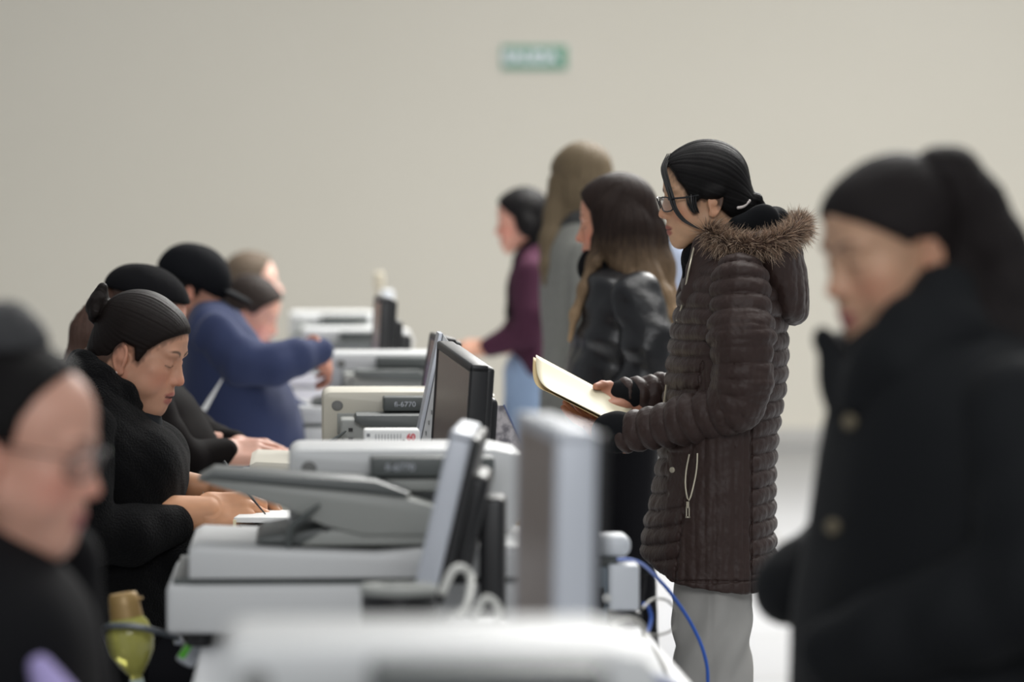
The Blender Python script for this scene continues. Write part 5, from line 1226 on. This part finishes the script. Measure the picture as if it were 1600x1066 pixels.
# envelopes and a dark stapler at the next place
for i, (px, rz_) in enumerate(((448, 22), (440, -8))):
    e = box_thing('envelope', px, 705, 700, (.15, .20, .006), mat('kraft_envelope', (190, 158, 104), .75) if i == 0 else cream, ['kraft brown envelope lying askew behind the chute tray', 'cream envelope under the kraft brown envelope'][i], 'envelope', z=TT + .008 * (1 - i) + .001, rz=rz_)
st = empty('stapler', W(455, 690, 690)[:2] + (TT,), rad(20)); tag(st, 'black stapler on the table by the clerk in dark coat', 'stapler')
MB().box((0, 0, .006), (.15, .035, .012), bev=.004).build('base', black_p, st); MB().prism([(-.07, .012), (.07, .03), (.075, .05), (.0, .062), (-.07, .05)], 'y', -.016, .016, bev=.004).build('arm', black_p, st)
wp_ = MB().prism([(0, 0), (.018, .0), (.062, .085), (.060, .088)], 'y', -.002, .002).build('paper_slip', white_p); wp_.location = W(312, 642, 573); tag(wp_, 'white pointed paper slip in front of the navy sweatshirt', 'paper')
# small carton with printed columns in front of the beige scanner
x, y, z = W(612, 672, 835); cb = empty('label_carton', (x, y, TT), rad(3.15)); Hc = z - TT; tag(cb, 'white carton with fine print and red digits below the beige scanner', 'box')
MB().box((0, .04, Hc / 2), (.105, .08, Hc), bev=.005).build('carton', white_p, cb)
red = mat('red_ink', (205, 70, 80), .6); ink = mat('grey_ink', (120, 120, 124), .6)
text_mesh('red_digits', '60', .016, red, cb, (.036, -.001, Hc - .014), (PI / 2, 0, PI / 2 * 0), bold=.0006)
lines = MB()
for k in range(9): lines.box((-.030 + k * .0058, -.0006, Hc - .017), (.0012, .0012, .018))
lines.box((-.044, -.0006, Hc - .010), (.006, .0012, .006)); lines.box((-.044, -.0006, Hc - .022), (.005, .0012, .004)); lines.build('fine_print', ink, cb)
MB().lathe([(.0028, 0), (.0028, .001)], c=(.022, -.001, Hc - .020), n=16, M=Euler((PI / 2, 0, 0)).to_matrix()).build('dot', black_p, cb)
# leaflets leaning at the table edge right of the black-framed monitor
x, y, _ = W(795, 700, 800); lf = empty('leaflet_board', (x, y, TT), rad(3.15)); tag(lf, 'leaning printed leaflet, grey text above an orange picture, right of the black-framed monitor', 'leaflet')
lm, lnt, lb, lN, lL = nodes('printed_leaflet'); tc_ = lN('ShaderNodeTexCoord'); sx_ = lN('ShaderNodeSeparateXYZ'); lL(tc_.outputs['Object'], sx_.inputs[0])
nz = lN('ShaderNodeTexNoise'); nz.inputs['Scale'].default_value = 38; nz.inputs['Detail'].default_value = 3; lL(tc_.outputs['Object'], nz.inputs['Vector'])
r1 = lN('ShaderNodeValToRGB'); r1.color_ramp.elements[0].position = .42; r1.color_ramp.elements[0].color = srgb(120, 116, 122); r1.color_ramp.elements[1].position = .58; r1.color_ramp.elements[1].color = srgb(196, 190, 192); lL(nz.outputs['Fac'], r1.inputs['Fac'])
gt = lN('ShaderNodeMath'); gt.operation = 'LESS_THAN'; gt.inputs[1].default_value = .115; lL(sx_.outputs['Z'], gt.inputs[0]); mx_ = lN('ShaderNodeMix'); mx_.data_type = 'RGBA'; lL(gt.outputs[0], mx_.inputs['Factor']); lL(r1.outputs['Color'], mx_.inputs['A'])
r2 = lN('ShaderNodeValToRGB'); r2.color_ramp.elements[0].color = srgb(196, 158, 96); r2.color_ramp.elements[1].color = srgb(206, 186, 150); lL(nz.outputs['Fac'], r2.inputs['Fac']); lL(r2.outputs['Color'], mx_.inputs['B']); lL(mx_.outputs['Result'], lb.inputs['Base Color']); lb.inputs['Roughness'].default_value = .5
MB().prism([(-.035, 0), (.085, 0), (.045, .19), (-.01, .315), (-.035, .315)], 'y', 0, .003).build('leaflet', lm, lf)
MB().prism([(.045, .19), (.085, .0), (.088, .0), (.048, .19), (-.008, .317), (-.011, .316)], 'y', -.002, .004).build('edge_strip', mat('steel_blue_edge', (92, 108, 150), .5), lf)
MB().prism([(0, 0), (.09, 0), (0, .16)], 'x', .01, .013).build('easel', black_p, lf)
# fingerprint reader and boxes with cables at the table end
grey_l = mat('light_grey_case', (206, 210, 216), .4)
x, y, _ = W(968, 870, 935); dv = empty('fingerprint_station', (x - .02, y, TT), rad(3.15)); tag(dv, 'pale grey boxy device with an oval top and cables at the table edge', 'device')
zt = pz(835, 935) - TT
top = Field((-.06, -.06, zt - .055), (.06, .10, zt + .01), .0025); top.box((.0, .02, zt - .019), (.0385, .045, .018), r=.016); V, Q = top.mesh(); to_obj('oval_head', relax(V, Q, 1), Q, grey_l, dv)
MB().box((-.006, .02, zt - .048), (.045, .05, .02), bev=.003).build('neck', plastic_dg, dv)
MB().box((.026, .0, zt - .088), (.050, .07, .076), bev=.004).build('case', grey_l, dv)
MB().box((-.024, .02, (zt - .055) / 2), (.050, .07, zt - .055), bev=.004).build('tower', mat('blue_grey_case', (150, 162, 172), .4), dv)
MB().box((.028, .0, (zt - .13) / 2), (.055, .06, max(zt - .13, .01)), bev=.004).build('dark_block', black_p, dv)
MB().box((-.022, -.017, .045), (.034, .004, .034), bev=.001).build('dark_window', black_p, dv)
bb = MB(); bmesh.ops.create_icosphere(bb.bm, subdivisions=3, radius=.008, matrix=Matrix.Translation((-.002, -.030, .046))); bb.build('white_knob', white_p, dv)
def cable(pts, r, m, label, S=930, n=8):
    P = [Vector(W(*q)) for q in pts]; o = P[0].copy(); mb = MB(); mb.tube([q - o for q in P], r, n=n, smooth=6); t = mb.build('cable', m); t.location = o; tag(t, label, 'cable'); return t
blue_c = mat('blue_cable', (52, 98, 190), .4); grey_c = mat('grey_cable', (140, 138, 132), .5); white_c = mat('white_cable', (205, 205, 200), .5)
cable([(962, 878, 920, .03), (985, 876, 905, 0), (1003, 882, 880, 0), (1022, 899, 865, 0), (1050, 930, 855), (1080, 975, 850), (1100, 1020, 850), (1107, 1066, 850), (1098, 1140, 850), (1080, 1300, 850), (1060, 1450, 850), (1020, 1545, 850), (960, 1553, 850, .05), (900, 1553, 850, .1)], .0034, blue_c, 'long blue cable curving down past the pale jeans')
cable([(1006, 945, 925, 0), (1014, 950, 920), (1018, 968, 920), (1012, 990, 925), (1004, 994, 930, .01)], .003, blue_c, 'short blue cable loop beside the pale device')
cable([(1004, 950, 935, -.02), (1020, 936, 925, -.02), (1042, 938, 920, -.02), (1058, 958, 920, -.02), (1052, 982, 920, -.02), (1028, 992, 925, -.02), (1005, 988, 930, -.02), (985, 992, 940, -.02)], .0022, grey_c, 'thin grey cable making a round loop in the air beside the device')
cable([(975, 992, 955), (960, 975, 960), (985, 968, 965), (1005, 980, 960), (1010, 1000, 965), (1030, 1030, 1010), (1046, 1066, 1060), (1048, 1120, 1090), (1040, 1200, 1100)], .005, grey_c, 'beige grey cable hanging over the table corner')
cable([(915, 1000, 1000), (940, 985, 980), (975, 998, 975), (985, 1020, 1000), (960, 1040, 1040), (930, 1030, 1060)], .0045, grey_c, 'grey cable coiled on the white table below the device')
cable([(920, 1012, 1010), (960, 1003, 980), (1000, 1015, 985), (1008, 1035, 1010), (1000, 1060, 1055)], .0045, white_c, 'white cable crossing the table end')
cable([(945, 1005, 985), (965, 1010, 990), (970, 1035, 1015), (955, 1060, 1060)], .004, plastic_dg, 'dark cable between the white cables at the table end')
cable([(900, 1092, 1320), (960, 1062, 1300), (1010, 1058, 1290), (1050, 1072, 1280), (1075, 1110, 1270), (1080, 1200, 1265), (1040, 1300, 1265)], .007, blue_c, 'blurred blue cable at the bottom edge of the picture')
# white clutter behind the leaning monitor
cl = MB(); x, y, _ = W(745, 900, 1090); cbx = empty('power_adapter', (x, y, TT), rad(12)); tag(cbx, 'white box-shaped adapter with coiled cables between the two near monitors', 'adapter')
MB().box((0, 0, .03), (.11, .09, .06), bev=.01).build('case', grey_l, cbx); MB().box((0, 0, .085), (.09, .07, .04), bev=.012).build('upper_case', plastic_w, cbx)
cable([(690, 930, 1080), (710, 890, 1075), (735, 900, 1070), (728, 950, 1085), (700, 975, 1090), (705, 1010, 1100)], .006, white_c, 'white cable looping beside the leaning monitor foot')
cable([(740, 960, 1090, -.05), (760, 930, 1085, -.05), (780, 950, 1085, -.05), (765, 985, 1090, -.05), (735, 990, 1090, -.05)], .005, white_c, 'white cable loop at the foot of the nearest monitor')
tp = empty('tape_dispenser', (W(630, 0, 1040)[0], 6000 / 1085.0, TT), 0); tag(tp, 'black round dispenser with a grey rim at the foot of the leaning monitor', 'dispenser')
hz_ = pz(915, 1085) - TT
MB().lathe([(.052, 0), (.054, .01), (.054, hz_ - .012)], n=40).build('drum', black_p, tp); MB().lathe([(.055, hz_ - .012), (.058, hz_ - .006), (.054, hz_), (.030, hz_ + .001), (.028, hz_ - .008)], n=40).build('rim', plastic_g, tp)
# camera pole and far objects
x, y, z = W(592, 425, 410); pl_ = empty('camera_stand', (x, y, TT)); tag(pl_, 'slim beige camera on a pole above the farthest scanners', 'camera')
bz = mat('beige_pole', (188, 180, 160), .5)
MB().lathe([(.05, 0), (.05, .012), (.012, .02)], n=24).build('base', bz, pl_); MB().tube([(0, 0, .01), (0, 0, z - TT - .05)], .009, smooth=1).build('pole', bz, pl_); MB().box((0, 0, z - TT - .035), (.036, .03, .07), bev=.008).build('camera_head', bz, pl_); MB().box((.03, 0, z - TT - .10), (.05, .04, .06), bev=.01).build('bracket', grey_l, pl_)
# bottle in a black tote bag on a chair between the near clerks
def chair(x, y, label, rz=0, seat=.46):
    t = empty('office_chair', (x, y, 0), rad(rz)); tag(t, label, 'chair', 'black chairs behind the tables')
    fab = bpy.data.materials.get('chair_fabric') or mat('chair_fabric', (26, 26, 28), .9)
    MB().box((0, 0, seat - .03), (.44, .46, .06), bev=.02).build('seat', fab, t)
    MB().box((-.25, 0, seat + .28), (.04, .42, .34), rot=(0, -8, 0), bev=.015).build('backrest', fab, t)
    for sx in (-1, 1):
        for sy_ in (-1, 1): MB().tube([(sx * .18, sy_ * .2, seat - .05), (sx * .21, sy_ * .22, 0)], .012, smooth=1).build('leg', dmetal, t)
    for sy_ in (-1, 1): MB().tube([(-.19, sy_ * .16, seat - .05), (-.235, sy_ * .16, seat + .2)], .011, smooth=1).build('back_support', dmetal, t)
    return t
bx, by, _ = W(236, 1000, 930)
tote = empty('tote_bag', (bx + .02, by, .46)); tag(tote, 'black tote bag with a thin grey handle holding the bottle, lower left', 'bag')
tm = mat('black_canvas', (20, 20, 22), .85, bump=.3, bscale=150); zt_ = pz(1072, 930) - .46
g = Field((-.14, -.10, -.01), (.16, .10, zt_ + .09), .005)
g.loft([(.0, 0, 0, .12, .075), (.12, 0, 0, .125, .08), (zt_ - .03, .0, 0, .115, .07), (zt_ + .03, .012, 0, .10, .06)], p=3.0, cap_r=.01)
g.loft([(.08, 0, 0, .10, .06), (zt_ + .08, .0, 0, .10, .055)], mode='sub', k=.006)
g.op(lambda X, Y, Z: (Z - (zt_ - .015 + .35 * X)) + 0 * Y, g.lo, g.lo + g.h * g.n, .01, 'and')
V, Q = g.mesh(); to_obj('bag_body', relax(V, Q, 1), Q, tm, tote)
strap = mat('grey_handle', (92, 98, 104), .35, spec=.6)
P = [Vector(W(*q)) - Vector(tote.location) for q in [(168, 1010, 930, .02), (166, 985, 930, -.03), (176, 973, 930, -.075), (215, 972, 930, -.085), (250, 981, 930, -.075), (276, 993, 930, -.04), (284, 1008, 930, 0), (290, 1040, 930, .02)]]
MB().tube(P, .0055, n=10, smooth=6).build('handle', strap, tote)
MB().box(Vector(W(279, 1000, 930, -.03)) - Vector(tote.location), (.014, .012, .014), bev=.004).build('buckle', silver, tote)
bo = empty('drink_bottle', W(215, 1066, 930, -.03)); tag(bo, 'hourglass bottle of yellow-green drink with a gold cap, lower left', 'bottle')
bo.rotation_euler = (0, rad(-9), 0)
liq = mat('yellow_green_drink', (200, 196, 108), .12, trans=.25, spec=.6, noise=.10, nscale=14); cap_m = mat('gold_cap', (168, 138, 88), .40, metal=.15)
sc8 = 1 / 930.0
prof = [(.5, -20), (9, -18), (10, 0), (10, 12), (14, 16), (24, 30), (34, 48), (37, 66), (36, 82), (31, 96), (25, 104), (24, 110)]
MB().lathe([(a * sc8, b * sc8) for a, b in prof], n=48).build('bottle_body', liq, bo, angle=60)
MB().lathe([(11 * sc8, -22 * sc8), (11 * sc8, 6 * sc8)], n=32).build('stem', mat('pale_stem', (196, 212, 206), .2), bo)
MB().lathe([(a * sc8, b * sc8) for a, b in [(24, 104), (26, 104), (24.5, 124), (23, 138), (20, 142), (2, 142)]], n=48).build('cap', cap_m, bo)
MB().box((24 * sc8, 0, 130 * sc8), (12 * sc8, 10 * sc8, 4 * sc8), bev=.001).build('cap_tab', cap_m, bo)
ph = box_thing('phone', 285, 1040, 970, (.022, .05, .046), grey_l, 'small grey gadget with a bright green side behind the bag handle', 'gadget', bev=.006, rz=20); ph.rotation_euler[1] = rad(35)
MB().box((-.0105, -.004, .023), (.003, .036, .034), bev=.001).build('green_side', mat('bright_green', (110, 230, 60), .4), ph)
chair(bx + .02, by, 'black chair carrying the tote bag, lower left', 0, .458)
chair(P2.o[0] + .0, P2.o[1], 'black chair under the person in the black fleece coat'); chair(P3.o[0] - .03, P3.o[1], 'black chair under the nearest seated person'); chair(P4.o[0], P4.o[1], 'black chair under the person with black headwear'); chair(P5.o[0], P5.o[1], 'black chair under the person in the navy sweatshirt'); chair(P6.o[0], P6.o[1], 'black chair under the person in lavender'); chair(P7.o[0], P7.o[1], 'black chair under the farthest seated person')
